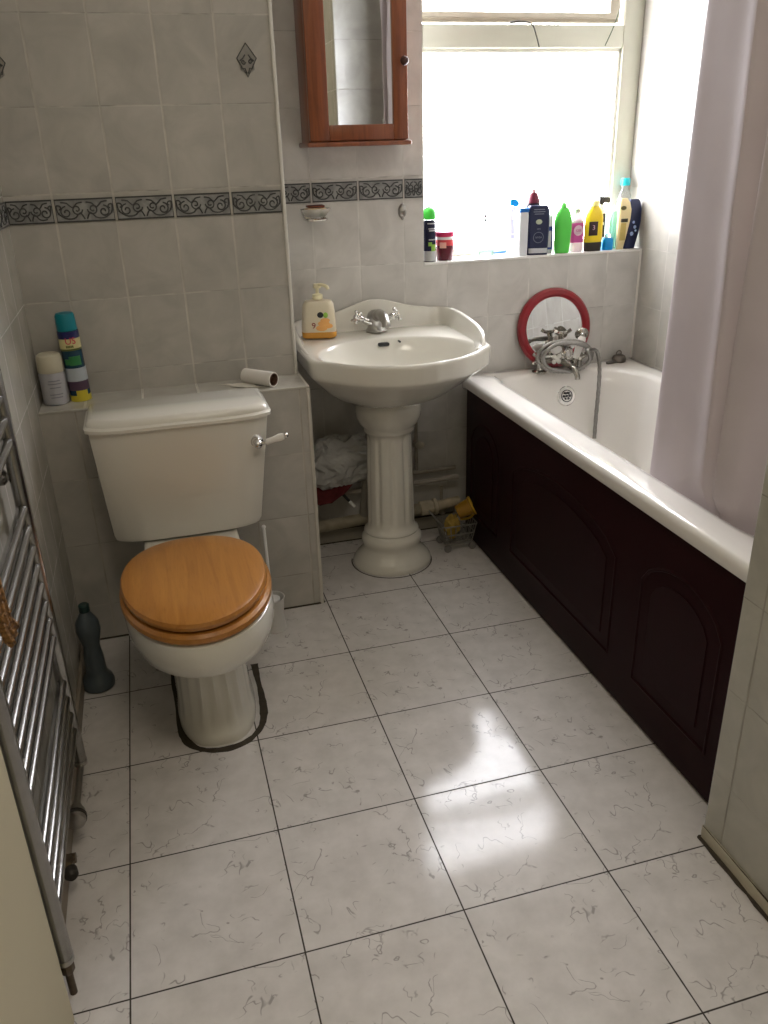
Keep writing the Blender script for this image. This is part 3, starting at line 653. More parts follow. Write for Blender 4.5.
bm = nb(); box(bm, -0.034, 0.034, -0.022, 0.022, 0, 0.018, 0.008, 3); xf(bm, T(0.715, 0.096, 1.1190)); tag(obj('soap_bar', bm, simple('cream_soap', (0.72, 0.56, 0.38), 0.45)), 'pale bar of soap lying in the wall soap dish', 'soap')
bm = nb(); box(bm, -0.027, 0.027, -0.017, 0.017, 0, 0.008, 0.004, 2); xf(bm, T(0.715, 0.096, 1.1375)); tag(obj('soap_bar', bm, simple('brown_soap', (0.14, 0.03, 0.01), 0.35)), 'reddish brown soap piece on top of the pale bar', 'soap')
hk = thing('wall_hook', 'small oval pewter hook on the tile under the border, left of the window', 'hook', (1.005, 0.143, 1.112))
bm = nb(); lathe(bm, [(0.001, 0.012), (0.008, 0.011), (0.012, 0.007), (0.0145, 0.003), (0.0145, 0)][::-1], 24, (0, 0, 0), (0, -1, 0), sy=1.45); 
for v in bm.verts: v.co.x *= 1.0
obj('plate', bm, CHROMED, hk)
bm = nb(); ball(bm, (0, -0.004, 0.019), 0.006); ball(bm, (0, -0.004, -0.021), 0.0055); tube(bm, catmull([(0, -0.010, -0.004), (0, -0.022, -0.012), (0, -0.026, -0.004), (0, -0.026, 0.003)], 5), 0.0028, 8); obj('hook', bm, CHROMED, hk)

# ================================================================== TOWEL RADIATOR
RX, RY0, RY1, RZ0, RZ1 = -0.093, -1.458, -0.955, 0.085, 1.18
ra = thing('towel_radiator', 'chrome ladder towel radiator on the left wall', 'towel radiator', (RX, (RY0+RY1)/2, 0.0))
RCH = simple('radiator_chrome', (0.33, 0.325, 0.315), 0.25, 1.0, var=0.15, scale=40)
for y, zb in ((RY0, RZ0), (RY1, RZ0)):
    bm = nb(); rs = [rrect(RX, y, 0.0135, 0.0145, 0.013, z, 6) for z in (zb, RZ1)]; rings(bm, rs); ra_up = obj('upright', bm, RCH, ra, root=ra)
    bm = nb(); rings(bm, [rrect(RX, y, 0.0145, 0.0155, 0.014, z, 6) for z in (zb-0.006, zb+0.004)]); obj('end_cap', bm, CHROMED, ra_up, root=ra)
zs = [0.177+0.041*i for i in range(4)] + [0.409+0.041*i for i in range(8)] + [0.829+0.041*i for i in range(8)]
for z in zs:
    bm = nb(); r_ = 0.0098
    yy0, yy1 = RY0+0.012, RY1-0.012
    pts = [(RX, yy0, z), (RX, yy1, z)]
    tube(bm, pts, r_, 14); obj('bar', bm, RCH, ra, root=ra)
for y, z in ((RY1, 0.76), (RY0, 0.76), (RY1, 0.355), (RY0, 0.355)):
    bm = nb(); cyl(bm, (XL, y, z), (RX, y, z), 0.008, 12); lathe(bm, [(0.016, 0), (0.016, 0.010), (0.010, 0.016)], 20, (XL, y, z), (1, 0, 0)); obj('bracket', bm, RCH, ra, root=ra)
bm = nb(); cyl(bm, (RX, RY1, 0.090), (RX, RY1, 0.074), 0.0095, 14); cyl(bm, (RX, RY1+0.008, 0.078), (RX-0.002, -1.105, 0.078), 0.0075, 14)
vl = obj('valve', bm, CHROMED, ra, root=ra)
bm = nb(); lathe(bm, [(0.011, 0), (0.012, 0.012), (0.018, 0.016), (0.0205, 0.040), (0.019, 0.048), (0.009, 0.050)], 24, (RX-0.002, -1.090, 0.078), (0.02, -1, 0.04)); obj('valve_head', bm, CHROMED, vl, root=ra)
bm = nb(); lathe(bm, [(0.0195, 0), (0.0225, 0.003), (0.0225, 0.010), (0.020, 0.012)], 24, (RX-0.002, -1.118, 0.0795), (0.02, -1, 0.04)); obj('valve_collar', bm, DARK, vl, root=ra)
GB = simple('grimy_brass', (0.13, 0.10, 0.07), 0.45, 0.8, var=0.5, scale=90)
lv = thing('pipe_fitting', 'grimy dark pipe fitting on the wall below the towel radiator', 'pipe fitting', (-0.11, -1.22, 0.06))
bm = nb(); cyl(bm, (XL+0.0005, -1.215, 0.062), (-0.092, -1.215, 0.062), 0.010, 14); lathe(bm, [(0.015, 0), (0.017, 0.004), (0.017, 0.020), (0.012, 0.026)], 8, (-0.112, -1.225, 0.052), (0.1, -0.1, 1)); obj('fitting_body', bm, GB, lv, root=lv)
bm = nb(); lathe(bm, [(0.009, 0), (0.013, 0.004), (0.013, 0.02), (0.008, 0.026)], 16, (-0.103, -1.235, 0.058), (0.25, -1, 0.0)); obj('lockshield', bm, DARK, lv, root=lv)
bm = nb(); cyl(bm, (RX, RY0, 0.0), (RX, RY0, 0.09), 0.0065, 12); lathe(bm, [(0.010, 0), (0.012, 0.004), (0.012, 0.022), (0.009, 0.026)], 8, (RX, RY0, 0.052)); obj('feed_pipe', bm, GB, ra, root=ra)
# brown towel hanging over the upper bars near the door
bm = nb(); rs = []
for k in range(15):
    y = -1.428-0.046*k/14; wv = 0.004*math.sin(k*1.1)
    prof = [(-0.094, 0.82), (-0.094+wv*0.3, 0.874), (-0.086, 0.898), (-0.074, 0.9025), (-0.060, 0.897), (-0.050+wv, 0.87), (-0.047+wv, 0.80), (-0.046+wv, 0.74), (-0.043+wv, 0.705), (-0.036+wv, 0.695), (-0.031+wv, 0.700), (-0.037+wv, 0.72), (-0.039+wv, 0.75), (-0.040+wv, 0.80), (-0.043+wv, 0.872), (-0.056, 0.906), (-0.074, 0.912), (-0.092, 0.905), (-0.100+wv*0.3, 0.874), (-0.100, 0.82)]
    yk = 0.5*(1-k/14)
    rs.append([Vector((x-0.019, y+(0.010 if z < 0.72 else 0)*(1-k/14), z)) for x, z in prof])
rings(bm, rs)
t = NT('brown_towel'); f = t.noise(t.n('ShaderNodeTexCoord').outputs['Object'], 160.0, 3.0); t.bump(f, 1.0, 0.006)
t.set(Base_Color=t.mix(t.ramp(f, 0.35, 0.65), (0.10, 0.045, 0.012), (0.30, 0.15, 0.04)), Roughness=0.7)
tag(obj('towel', bm, t.m), 'brown woven towel hanging over the towel radiator at the left edge', 'towel')

# ================================================================== CURTAIN
t = NT('shower_curtain_fabric'); tr = t.n('ShaderNodeBsdfTranslucent'); ms = t.n('ShaderNodeMixShader'); ms.inputs[0].default_value = 0.28
f = t.noise(t.n('ShaderNodeTexCoord').outputs['Object'], 7.0, 4.0); cc_ = t.mix(f, (0.62, 0.56, 0.565), (0.72, 0.655, 0.665)); t.t.links.new(cc_, tr.inputs[0])
t.b.inputs['Specular IOR Level'].default_value = 0.12; t.set(Base_Color=cc_, Roughness=0.75); t.bump(f, 0.10, 0.01)
t.t.links.new(t.b.outputs[0], ms.inputs[1]); t.t.links.new(tr.outputs[0], ms.inputs[2]); t.t.links.new(ms.outputs[0], t.out.inputs[0]); CURT = t.m
cu = thing('shower_curtain', 'pale lilac-white shower curtain hanging into the bath by the pillar', 'shower curtain', (1.28, -1.2, 2.0))
#   plan polyline (x, y) at bottom and at top
bot = [(1.335, -0.890), (1.305, -0.900), (1.292, -0.98), (1.278, -1.09), (1.263, -1.146), (1.268, -1.156), (1.292, -1.178), (1.288, -1.188), (1.264, -1.184), (1.278, -1.215), (1.340, -1.30), (1.375, -1.40), (1.380, -1.45)]
top = [(1.330, -0.925), (1.300, -0.935), (1.290, -0.99), (1.276, -1.065), (1.262, -1.105), (1.270, -1.116), (1.322, -1.180), (1.315, -1.196), (1.263, -1.199), (1.278, -1.23), (1.340, -1.31), (1.375, -1.41), (1.380, -1.45)]
bb = catmull([(a, b, 0) for a, b in bot], 6); tt = catmull([(a, b, 0) for a, b in top], 6)
rs = []
for k in range(37):
    z = 0.30+(1.96-0.30)*k/36; f = ((z-0.57)/(1.96-0.57)); f = max(0, f) if z > 0.57 else 0
    row = []
    for i, (a, b) in enumerate(zip(bb, tt)):
        p = a.lerp(b, min(1, f)); wv = 0.004*math.sin(z*9+i*0.12)+0.002*math.sin(z*21+i*0.3)
        xmin = 1.286+0.03*max(0, (0.54-z)) if z < 0.58 else 0
        row.append(Vector((max(p.x+wv*0.5, xmin), p.y+wv*0.8, z)))
    rs.append(row)
bm = nb(); rings(bm, rs, False, False, closed=False)
ob = obj('curtain_sheet', bm, CURT, cu, root=cu, ang=80)
sm_ = ob.modifiers.new('thick', 'SOLIDIFY'); sm_.thickness = 0.0012
for k in range(6):
    bm = nb(); yy = -0.95-0.08*k; tube(bm, [(1.275+0.017*math.cos(a), yy, 1.982+0.022*math.sin(a)) for a in [2*pi*j/16 for j in range(16)]], 0.002, 6, closed=True); obj('curtain_ring', bm, PWHITE, cu, root=cu)
bm = nb(); cyl(bm, (1.275, YP+0.001, 1.99), (1.275, YB-0.001, 1.99), 0.0125, 20)
cr = tag(obj('curtain_rail', bm, PWHITE), 'white straight rail above the bath carrying the shower curtain', 'curtain rail')

# ================================================================== BATH MIXER
bt2 = thing('bath_shower_mixer', 'old chrome bath mixer with shower handset in front of the round mirror', 'bath tap', (1.552, 0.070, 0.5605))
OC = simple('old_chrome', (0.36, 0.345, 0.31), 0.25, 1.0, var=0.35, scale=50)
bm = nb()
for s in (-1, 1):
    lathe(bm, [(0.025, 0), (0.026, 0.004), (0.014, 0.010), (0.012, 0.030), (0.016, 0.036), (0.016, 0.048), (0.010, 0.052)], 20, (s*0.075, 0, 0))
cyl(bm, (-0.085, 0, 0.042), (0.085, 0, 0.042), 0.014, 20); lathe(bm, [(0.020, 0), (0.023, 0.010), (0.022, 0.030), (0.016, 0.042), (0.013, 0.060), (0.015, 0.064), (0.011, 0.070)], 20, (0, 0, 0.030))
cyl(bm, (0.004, 0, 0.088), (0.004, 0.004, 0.135), 0.010, 16); 
ball(bm, (0.0, -0.020, 0.050), 0.018)
mb = obj('mixer_body', bm, OC, bt2)
bm = nb(); tube(bm, catmull([(0, -0.005, 0.040), (0.004, -0.055, 0.034), (0.008, -0.095, 0.026), (0.012, -0.112, 0.008), (0.013, -0.115, -0.006)], 6), [0.015]*8+[0.013]*8+[0.0115]*9, 14, flat=0.8); obj('spout', bm, OC, bt2)
for s, tilt in ((-1, (-0.55, -0.75, 0.25)), (1, (0.8, -0.45, 0.25))):
    bm = nb(); a = Vector((s*0.078, -0.006, 0.046)); d = Vector(tilt).normalized()
    lathe(bm, [(0.012, 0), (0.012, 0.012), (0.009, 0.016), (0.011, 0.024), (0.008, 0.030)], 16, a, d); cross_handle(bm, a+d*0.036, d, 0.022, 0.0052); obj('cross_handle', bm, OC, bt2)
bm = nb()
for k in range(4):
    a = pi/4+k*pi/2; ball(bm, Vector((-0.028, -0.034, 0.050))+Vector((0.013*math.cos(a), 0, 0.013*math.sin(a))), 0.0085, seg=12)
cyl(bm, (-0.028, -0.006, 0.050), (-0.028, -0.040, 0.050), 0.008, 12); ball(bm, (-0.030, -0.028, 0.082), 0.016, 1.3, 0.8, 1); obj('diverter_knob', bm, CERW, bt2)
bm = nb(); lathe(bm, [(0.017, 0), (0.019, 0.004), (0.013, 0.007), (0.013, 0.010)], 20, (0.020, -0.022, 0.062), (0, -1, 0.1)); obj('index_ring', bm, CHROME, bt2)
# cradle and handset with white handle
bm = nb(); tube(bm, catmull([(-0.022, -0.006, 0.140), (-0.012, 0.0, 0.132), (0.004, 0.002, 0.130), (0.022, 0.0, 0.132), (0.034, -0.008, 0.142)], 5), 0.0065, 10); obj('cradle', bm, OC, bt2)
a = Vector((0.034, -0.050, 0.046)); d = Vector((0.36, 0.10, 0.95)).normalized()
bm = nb(); lathe(bm, [(0.006, -0.014), (0.009, 0.0), (0.010, 0.004)], 16, a, d)
hs = obj('shower_handset', bm, OC, bt2)
bm = nb(); lathe(bm, [(0.0085, 0), (0.0105, 0.006), (0.013, 0.030), (0.0150, 0.060), (0.0145, 0.074), (0.010, 0.082)], 20, a, d); obj('white_grip', bm, CERW, hs)
bm = nb(); lathe(bm, [(0.012, 0.0), (0.013, 0.008), (0.022, 0.014), (0.024, 0.020), (0.004, 0.022)], 24, a+d*0.080, Vector((0.25, 0.85, 0.35))); obj('spray_head', bm, OC, hs)
# flexible hose: two loops round the body then down into the bath
loop = []
for k in range(0, 34):
    a = -0.3+2*pi*k/15.5; rx = 0.100-0.0008*k; rz = 0.056-0.0003*k
    loop.append((-0.008+rx*math.cos(a), -0.045-0.0010*k-0.018*math.cos(a), 0.062+rz*math.sin(a)-0.004*(k % 3)*0.3))
loop += [(0.104, -0.062, 0.075), (0.112, -0.074, 0.05), (0.113, -0.086, 0.0), (0.110, -0.093, -0.07), (0.108, -0.094, -0.15), (0.106, -0.098, -0.235)]
hp = catmull(loop, 5)
bm = nb(); tube(bm, hp, [0.0064+0.0011*((i % 2)) for i in range(len(hp))], 10); obj('hose', bm, simple('hose_metal', (0.26, 0.25, 0.235), 0.32, 0.9, var=0.3, scale=120), bt2, ang=70)

# round mirror leaning against the wall behind the mixer
rm = thing('round_mirror', 'round mirror in a red frame leaning on the wall behind the bath taps', 'mirror', (1.552, 0.104, 0.5620), (math.radians(-8.0), 0, 0)); rm.scale = (0.985, 1, 0.975)
bm = nb(); rp = [(0.109, 0.0), (0.111, -0.008), (0.120, -0.014), (0.134, -0.013), (0.141, -0.006), (0.142, 0.004), (0.138, 0.008), (0.109, 0.008)]
rs = [[Vector((r*math.cos(a), y, 0.142+r*math.sin(a))) for r, y in rp] for a in [2*pi*k/72 for k in range(72)]]; rs.append(rs[0]); rings(bm, rs, False, False); bmesh.ops.remove_doubles(bm, verts=bm.verts, dist=1e-6)
obj('red_frame', bm, simple('red_frame', (0.26, 0.008, 0.016), 0.30, var=0.15, scale=40, coat=0.3), rm)
bm = nb(); lathe(bm, [(0.115, 0), (0.115, 0.005)], 72, (0, 0.002, 0.142), (0, -1, 0)); obj('glass', bm, MIRROR, rm)

# bath plug lying on the rim
pg = thing('bath_plug', 'dark metal bath plug lying on the bath rim near the corner', 'plug', (1.808, 0.100, 0.5605), (0, 0, 0.25))
bm = nb(); lathe(bm, [(0.022, 0), (0.025, 0.003), (0.026, 0.012), (0.021, 0.022), (0.014, 0.026), (0.004, 0.026)], 28); tube(bm, [(0.012*math.cos(a), 0.003, 0.030+0.010*math.sin(a)) for a in [2*pi*k/18 for k in range(18)]], 0.0025, 8, closed=True)
obj('stopper', bm, simple('tarnished_metal', (0.16, 0.14, 0.12), 0.4, 0.7, var=0.3, scale=60), pg)
bm = nb(); rings(bm, [rrect(-0.040, -0.004, 0.022, 0.009, 0.006, 0.001, 4), rrect(-0.040, -0.004, 0.022, 0.009, 0.006, 0.006, 4), rrect(-0.038, -0.004, 0.015, 0.006, 0.005, 0.009, 4)]); obj('tongue', bm, simple('grey_rubber', (0.12, 0.11, 0.10), 0.6), pg)

# ================================================================== SILL BOTTLES
ZSI = 0.9485
def flatbottle(prof, depth_ratio=0.5, c=(0, 0), n=8, rk=0.9, bm=None, mi=0):
    """prof: list of (half width, z [, xoffset]); rounded-rectangle sections"""
    bm = bm or nb(); rs = []
    for p in prof:
        hx_, z = p[0], p[1]; ox = p[2] if len(p) > 2 else 0; hy_ = hx_*depth_ratio if len(p) < 4 else p[3]
        rs.append(rrect(c[0]+ox, c[1], hx_, hy_, min(hx_, hy_)*rk, z, n))
    rings(bm, rs, mi=mi); return bm
def colr(name, c, rough=0.3, **k): return simple(name, c, rough, var=0.04, **k)
NAVY = colr('navy_plastic', (0.010, 0.016, 0.06)); GREEN = colr('green_plastic', (0.10, 0.62, 0.08), 0.35); PINK = colr('magenta_label', (0.62, 0.08, 0.34)); YEL = colr('yellow_plastic', (0.85, 0.62, 0.02)); TURQ = colr('turquoise_cap', (0.02, 0.50, 0.58)); BLU = colr('blue_plastic', (0.01, 0.18, 0.62)); CREAMP = colr('cream_plastic', (0.80, 0.66, 0.36)); SILV = simple('silver_print', (0.55, 0.56, 0.58), 0.3, 0.7, var=0.05); MAR = colr('maroon_cap', (0.13, 0.010, 0.028)); AQUA = simple('aqua_gel', (0.42, 0.82, 0.74), 0.15, var=0.04, trans=0.45); CLR = simple('clear_plastic', (0.88, 0.90, 0.90), 0.08, var=0.02, trans=0.85); GOLD = colr('gold_print', (0.55, 0.42, 0.12)); LGR = colr('lime_print', (0.30, 0.55, 0.08)); LILAC = colr('lilac_print', (0.45, 0.45, 0.72)); WHT = colr('white_print', (0.85, 0.85, 0.85))

# 1 shaving gel can
r_ = 0.0215
s1 = thing('spray_can', 'tall dark aerosol can with a bright green cap at the left end of the sill', 'aerosol can', (1.106, 0.172, ZSI))
bm = nb(); lathe(bm, [(r_-0.002, 0), (r_, 0.002), (r_, 0.125), (r_-0.004, 0.130)], 32); obj('can_body', bm, colr('dark_blue_can', (0.012, 0.014, 0.045), 0.25), s1)
bm = nb(); bend_plate(bm, 0.09, 0.002, 0.034, r_, mi=0); obj('silver_base', bm, SILV, s1)
bm = nb(); lathe(bm, [(r_+0.0005, 0.132), (r_+0.001, 0.136), (r_, 0.155), (r_-0.005, 0.165), (0.006, 0.171), (0.001, 0.172)], 32); obj('green_cap', bm, colr('bright_green_cap', (0.06, 0.62, 0.06)), s1)
bm = nb(); lathe(bm, [(0.0024, 0.171), (0.003, 0.184), (0.001, 0.188)], 10); obj('nozzle', bm, colr('pink_tip', (0.6, 0.2, 0.25)), s1)
bm = nb(); bend_plate(bm, 0.016, 0.034, 0.055, r_, 0.35, t=0.001); obj('green_print', bm, LGR, s1); bm = nb(); bend_plate(bm, 0.012, 0.05, 0.062, r_, -0.2, t=0.001); obj('green_print', bm, LGR, s1)
for z, w_ in ((0.120, 0.030), (0.104, 0.024), (0.098, 0.020), (0.070, 0.022)):
    bm = nb(); bend_plate(bm, w_, z-0.0018, z+0.0018, r_, 0.1, t=0.001); obj('white_print', bm, SILV, s1)
# 2 jar
s2 = thing('jar', 'clear round jar of dark red contents with a pink lid on the sill', 'jar', (1.165, 0.186, ZSI))
bm = nb(); lathe(bm, [(0.026, 0), (0.028, 0.003), (0.030, 0.045), (0.030, 0.047)], 32); obj('contents', bm, colr('dark_red_gel', (0.10, 0.004, 0.014), 0.25), s2)
bm = nb(); rs = []
for k in range(9): pass
lathe(bm, [(0.0302, 0.047), (0.0306, 0.060), (0.0306, 0.066)], 32); obj('red_rim', bm, colr('coral_gel', (0.70, 0.08, 0.09), 0.2), s2)
bm = nb(); lathe(bm, [(0.0300, 0.066), (0.0305, 0.076)], 32); obj('clear_neck', bm, WHT, s2)
bm = nb(); lathe(bm, [(0.031, 0.075), (0.0325, 0.077), (0.0325, 0.088), (0.030, 0.091)], 32); obj('lid', bm, colr('pink_lid', (0.62, 0.03, 0.12)), s2)
bm = nb(); bend_plate(bm, 0.022, 0.040, 0.058, 0.0300, -0.55, t=0.0012); obj('peach_label', bm, colr('peach', (0.85, 0.45, 0.38)), s2)
# 3 clear stand with brush
s3 = thing('small_stand', 'small clear stand holding an upright dark-tipped brush on the sill', 'stand', (1.325, 0.222, ZSI))
bm = nb(); rings(bm, [rrect(0, 0, 0.030, 0.016, 0.006, z, 4) for z in (0.012, 0.020)])
for s in (-1, 1): box(bm, s*0.026-0.003, s*0.026+0.003, -0.012, 0.012, 0, 0.013, 0.001)
obj('base', bm, simple('pale_green_clear', (0.55, 0.75, 0.68), 0.15, trans=0.5), s3)
bm = nb(); cyl(bm, (0, 0, 0.018), (0, 0, 0.108), 0.003, 10); obj('stem', bm, CLR, s3)
bm = nb(); ball(bm, (0, 0, 0.115), 0.005, 0.9, 0.9, 1.3); ball(bm, (0, 0, 0.128), 0.0055, 0.9, 0.9, 1.4); obj('dark_tip', bm, BLACK, s3)
# 4 razor
s4 = thing('razor', 'blue plastic razor lying on the sill', 'razor', (1.395, 0.222, ZSI))
bm = nb(); tube(bm, catmull([(-0.040, 0, 0.006), (-0.015, 0, 0.008), (0.010, 0, 0.010), (0.024, 0, 0.020)], 5), [0.004]*4+[0.005]*6+[0.006]*6, 10); obj('handle', bm, colr('blue_razor', (0.03, 0.16, 0.55)), s4)
bm = nb(); box(bm, -0.016, 0.016, -0.005, 0.005, -0.006, 0.010, 0.003); xf(bm, T(0.026, 0, 0.019) @ R(0, 0.5, 0)); obj('head', bm, BLU, s4)
# 5 white bottle with blue flip cap (behind)
s5 = thing('trigger_bottle', 'white bottle with a light blue angled spout, behind the flat white one', 'bottle', (1.418, 0.205, ZSI))
flat = flatbottle([(0.018, 0), (0.019, 0.004), (0.019, 0.12), (0.016, 0.135), (0.010, 0.145), (0.008, 0.155)], 0.7); obj('bottle_body', flat, PWHITE, s5)
bm = nb(); prism(bm, [(-0.014, 0.160), (-0.014, 0.178), (0.006, 0.180), (0.018, 0.170), (0.018, 0.157), (0.006, 0.155)], -0.008, 0.008, bev=0.002); obj('spout', bm, colr('sky_blue_cap', (0.0, 0.35, 0.75)), s5)
bm = nb(); box(bm, -0.010, 0.0, -0.0150, -0.013, 0.07, 0.115); box(bm, -0.011, 0.001, -0.0155, -0.013, 0.055, 0.066); obj('print', bm, LILAC, s5)
# 6 flat white bottle with blue cap
s6 = thing('lotion_bottle', 'slim white bottle with a square blue cap beside the navy one', 'bottle', (1.436, 0.162, ZSI))
obj('bottle_body', flatbottle([(0.016, 0), (0.017, 0.004), (0.0175, 0.13), (0.016, 0.139)], 0.55), simple('greyish_white', (0.70, 0.72, 0.75), 0.35, var=0.03), s6)
bm = nb(); box(bm, -0.016, 0.018, -0.009, 0.009, 0.139, 0.153, 0.003); obj('cap', bm, colr('mid_blue_cap', (0.01, 0.16, 0.55)), s6)
# 7 maroon topped bottle
s7 = thing('shampoo_bottle', 'dark bottle with a tall maroon cone cap behind the navy shower gel', 'bottle', (1.490, 0.204, ZSI))
obj('bottle_body', flatbottle([(0.028, 0), (0.030, 0.004), (0.030, 0.135), (0.026, 0.156), (0.022, 0.164)], 0.6), colr('blackish_plastic', (0.02, 0.018, 0.035)), s7)
bm = nb(); lathe(bm, [(0.023, 0.164), (0.024, 0.166), (0.013, 0.196), (0.011, 0.197)], 28); obj('cap', bm, MAR, s7)
bm = nb(); lathe(bm, [(0.008, 0.196), (0.008, 0.207), (0.006, 0.209)], 20); obj('nozzle', bm, colr('rose_tip', (0.55, 0.38, 0.40)), s7)
# 8 navy shower gel, flat
s8 = thing('shower_gel_bottle', 'navy flat shower gel bottle with a round emblem and silver band', 'bottle', (1.491, 0.164, ZSI), (0, 0, -0.2))
obj('bottle_body', flatbottle([(0.035, 0), (0.036, 0.003), (0.0385, 0.10), (0.0375, 0.14), (0.033, 0.155), (0.030, 0.158)], 0.40, rk=0.7), NAVY, s8)
bm = nb(); box(bm, -0.032, 0.032, -0.0155, -0.012, 0.006, 0.022, 0.001); obj('silver_band', bm, SILV, s8)
bm = nb(); tube(bm, [(0.017*math.cos(a), -0.0158, 0.057+0.017*math.sin(a)) for a in [2*pi*k/32 for k in range(32)]], 0.0009, 6, closed=True)
GPR = simple('grey_print', (0.22, 0.24, 0.30), 0.4, 0.2); obj('round_emblem', bm, GPR, s8)
tx = text_bm('NIVEA', 0.0085); xf(tx, T(0, -0.0162, 0.057)); obj('lettering', tx, GPR, s8, False)
tx = text_bm('MEN', 0.006); xf(tx, T(0, -0.0162, 0.084)); obj('lettering', tx, GPR, s8, False)
for z, hw_ in ((0.146, 0.018), (0.139, 0.020), (0.132, 0.016)): bm = nb(); box(bm, -hw_, hw_, -0.0158, -0.013, z-0.0012, z+0.0012); obj('printed_line', bm, GPR, s8)
bm = nb(); ball(bm, (0, -0.0155, 0.107), 0.011, 1, 0.12, 0.75); obj('emblem', bm, simple('pale_green_emblem', (0.45, 0.50, 0.36), 0.4), s8)
# 9 small blue and white can
s9 = thing('spray_can', 'slim blue can with a white cap between the navy gel and the green bottle', 'aerosol can', (1.544, 0.187, ZSI))
bm = nb(); lathe(bm, [(0.0145, 0.002), (0.0155, 0.004), (0.0155, 0.082), (0.013, 0.088)], 28); obj('can_body', bm, colr('royal_blue_can', (0.012, 0.035, 0.25)), s9)
bm = nb(); lathe(bm, [(0.0150, 0), (0.0158, 0.001), (0.0158, 0.013)], 28); obj('base_ring', bm, SILV, s9); bm = nb(); bend_plate(bm, 0.012, 0.02, 0.074, 0.0155, -0.2); obj('silver_print', bm, SILV, s9)
bm = nb(); lathe(bm, [(0.014, 0.088), (0.0145, 0.090), (0.014, 0.115), (0.009, 0.126), (0.006, 0.128)], 24); obj('cap', bm, PWHITE, s9)
# 10 green bottle
s10 = thing('green_shampoo_bottle', 'plain bright green rounded bottle in the middle of the sill', 'bottle', (1.586, 0.166, ZSI))
obj('bottle_body', flatbottle([(0.024, 0), (0.026, 0.003), (0.0285, 0.04), (0.0305, 0.075), (0.030, 0.105), (0.026, 0.128), (0.019, 0.142), (0.011, 0.149)], 0.62), GREEN, s10)
bm = nb(); lathe(bm, [(0.0100, 0.148), (0.0095, 0.156), (0.007, 0.162), (0.003, 0.164)], 20); obj('cap', bm, colr('green_cap', (0.13, 0.68, 0.10)), s10)
# 11 pink bottle
s11 = thing('pink_body_wash_bottle', 'clear and magenta bottle right of the green bottle', 'bottle', (1.646, 0.182, ZSI))
obj('bottle_body', flatbottle([(0.024, 0), (0.026, 0.003), (0.026, 0.095), (0.020, 0.11), (0.012, 0.118), (0.010, 0.128)], 0.6), simple('pink_clear', (0.84, 0.72, 0.80), 0.15, trans=0.25), s11)
bm = nb(); flatbottle([(0.0266, 0.030), (0.0268, 0.032), (0.0268, 0.092), (0.0235, 0.1)], 0.61, bm=bm); lb = obj('magenta_label', bm, PINK, s11)
bm = nb(); lathe(bm, [(0.001, 0.0004), (0.017, 0.0004), (0.0175, -0.001)], 28, (0, -0.0167, 0.070), (0, -1, 0)); obj('white_badge', bm, colr('pale_pink', (0.80, 0.55, 0.68)), lb)
bm = nb(); tx = text_bm('OX', 0.013); xf(tx, T(0, -0.0178, 0.070)); obj('badge_lettering', tx, PINK, lb, False); bm.free()
bm = nb(); lathe(bm, [(0.011, 0.128), (0.011, 0.138), (0.008, 0.141)], 20); obj('cap', bm, simple('grey_green_cap', (0.45, 0.46, 0.38), 0.4), s11)
# 12 yellow and black bottle
s12 = thing('yellow_gel_bottle', 'yellow bottle with a black base and black square label', 'bottle', (1.703, 0.166, ZSI))
obj('bottle_body', flatbottle([(0.031, 0.030), (0.032, 0.034), (0.0315, 0.11), (0.027, 0.130), (0.018, 0.140), (0.014, 0.147)], 0.6), YEL, s12)
bm = nb(); flatbottle([(0.029, 0), (0.0305, 0.002), (0.0315, 0.026), (0.031, 0.030)], 0.6, bm=bm); obj('base_cap', bm, colr('dark_brown_cap', (0.025, 0.016, 0.012)), s12)
bm = nb(); lathe(bm, [(0.014, 0.147), (0.014, 0.160), (0.011, 0.165)], 24); obj('neck', bm, colr('pale_yellow', (0.90, 0.80, 0.30)), s12)
bm = nb(); box(bm, -0.027, 0.006, -0.0208, -0.017, 0.052, 0.098, 0.001); lb = obj('black_label', bm, colr('brown_black', (0.03, 0.008, 0.012)), s12)
bm = nb(); tx = text_bm('3', 0.022); xf(tx, T(-0.010, -0.0214, 0.078)); obj('label_lettering', tx, colr('mauve_print', (0.50, 0.30, 0.38)), lb, False); bm.free()
# 13 black pourer bottle behind
s13 = thing('refill_bottle', 'white bottle with a black angled spout and black label, behind the yellow bottle', 'bottle', (1.752, 0.212, ZSI))
obj('bottle_body', flatbottle([(0.019, 0), (0.020, 0.003), (0.020, 0.115), (0.014, 0.13), (0.009, 0.138), (0.009, 0.15)], 0.65), PWHITE, s13)
bm = nb(); prism(bm, [(-0.010, 0.150), (-0.008, 0.175), (0.014, 0.172), (0.032, 0.168), (0.032, 0.152), (0.012, 0.154), (0.004, 0.146)], -0.008, 0.008, bev=0.002); obj('spout', bm, BLACK, s13)
bm = nb(); box(bm, -0.013, 0.013, -0.0145, -0.011, 0.04, 0.118, 0.001); box(bm, -0.008, 0.008, -0.015, -0.012, 0.08, 0.09, mi=1); obj('black_label', bm, [BLACK, WHT], s13)
# 14 blue tub
s14 = thing('small_blue_pot', 'small bright blue pot at the front of the sill beside the yellow bottle', 'pot', (1.762, 0.168, ZSI))
bm = nb(); flatbottle([(0.019, 0), (0.020, 0.002), (0.020, 0.034), (0.016, 0.040)], 0.8, bm=bm); obj('pot_body', bm, colr('cyan_blue', (0.0, 0.28, 0.72)), s14)
bm = nb(); flatbottle([(0.012, 0.040), (0.012, 0.052), (0.009, 0.054)], 0.8, bm=bm); obj('cap', bm, CLR, s14)
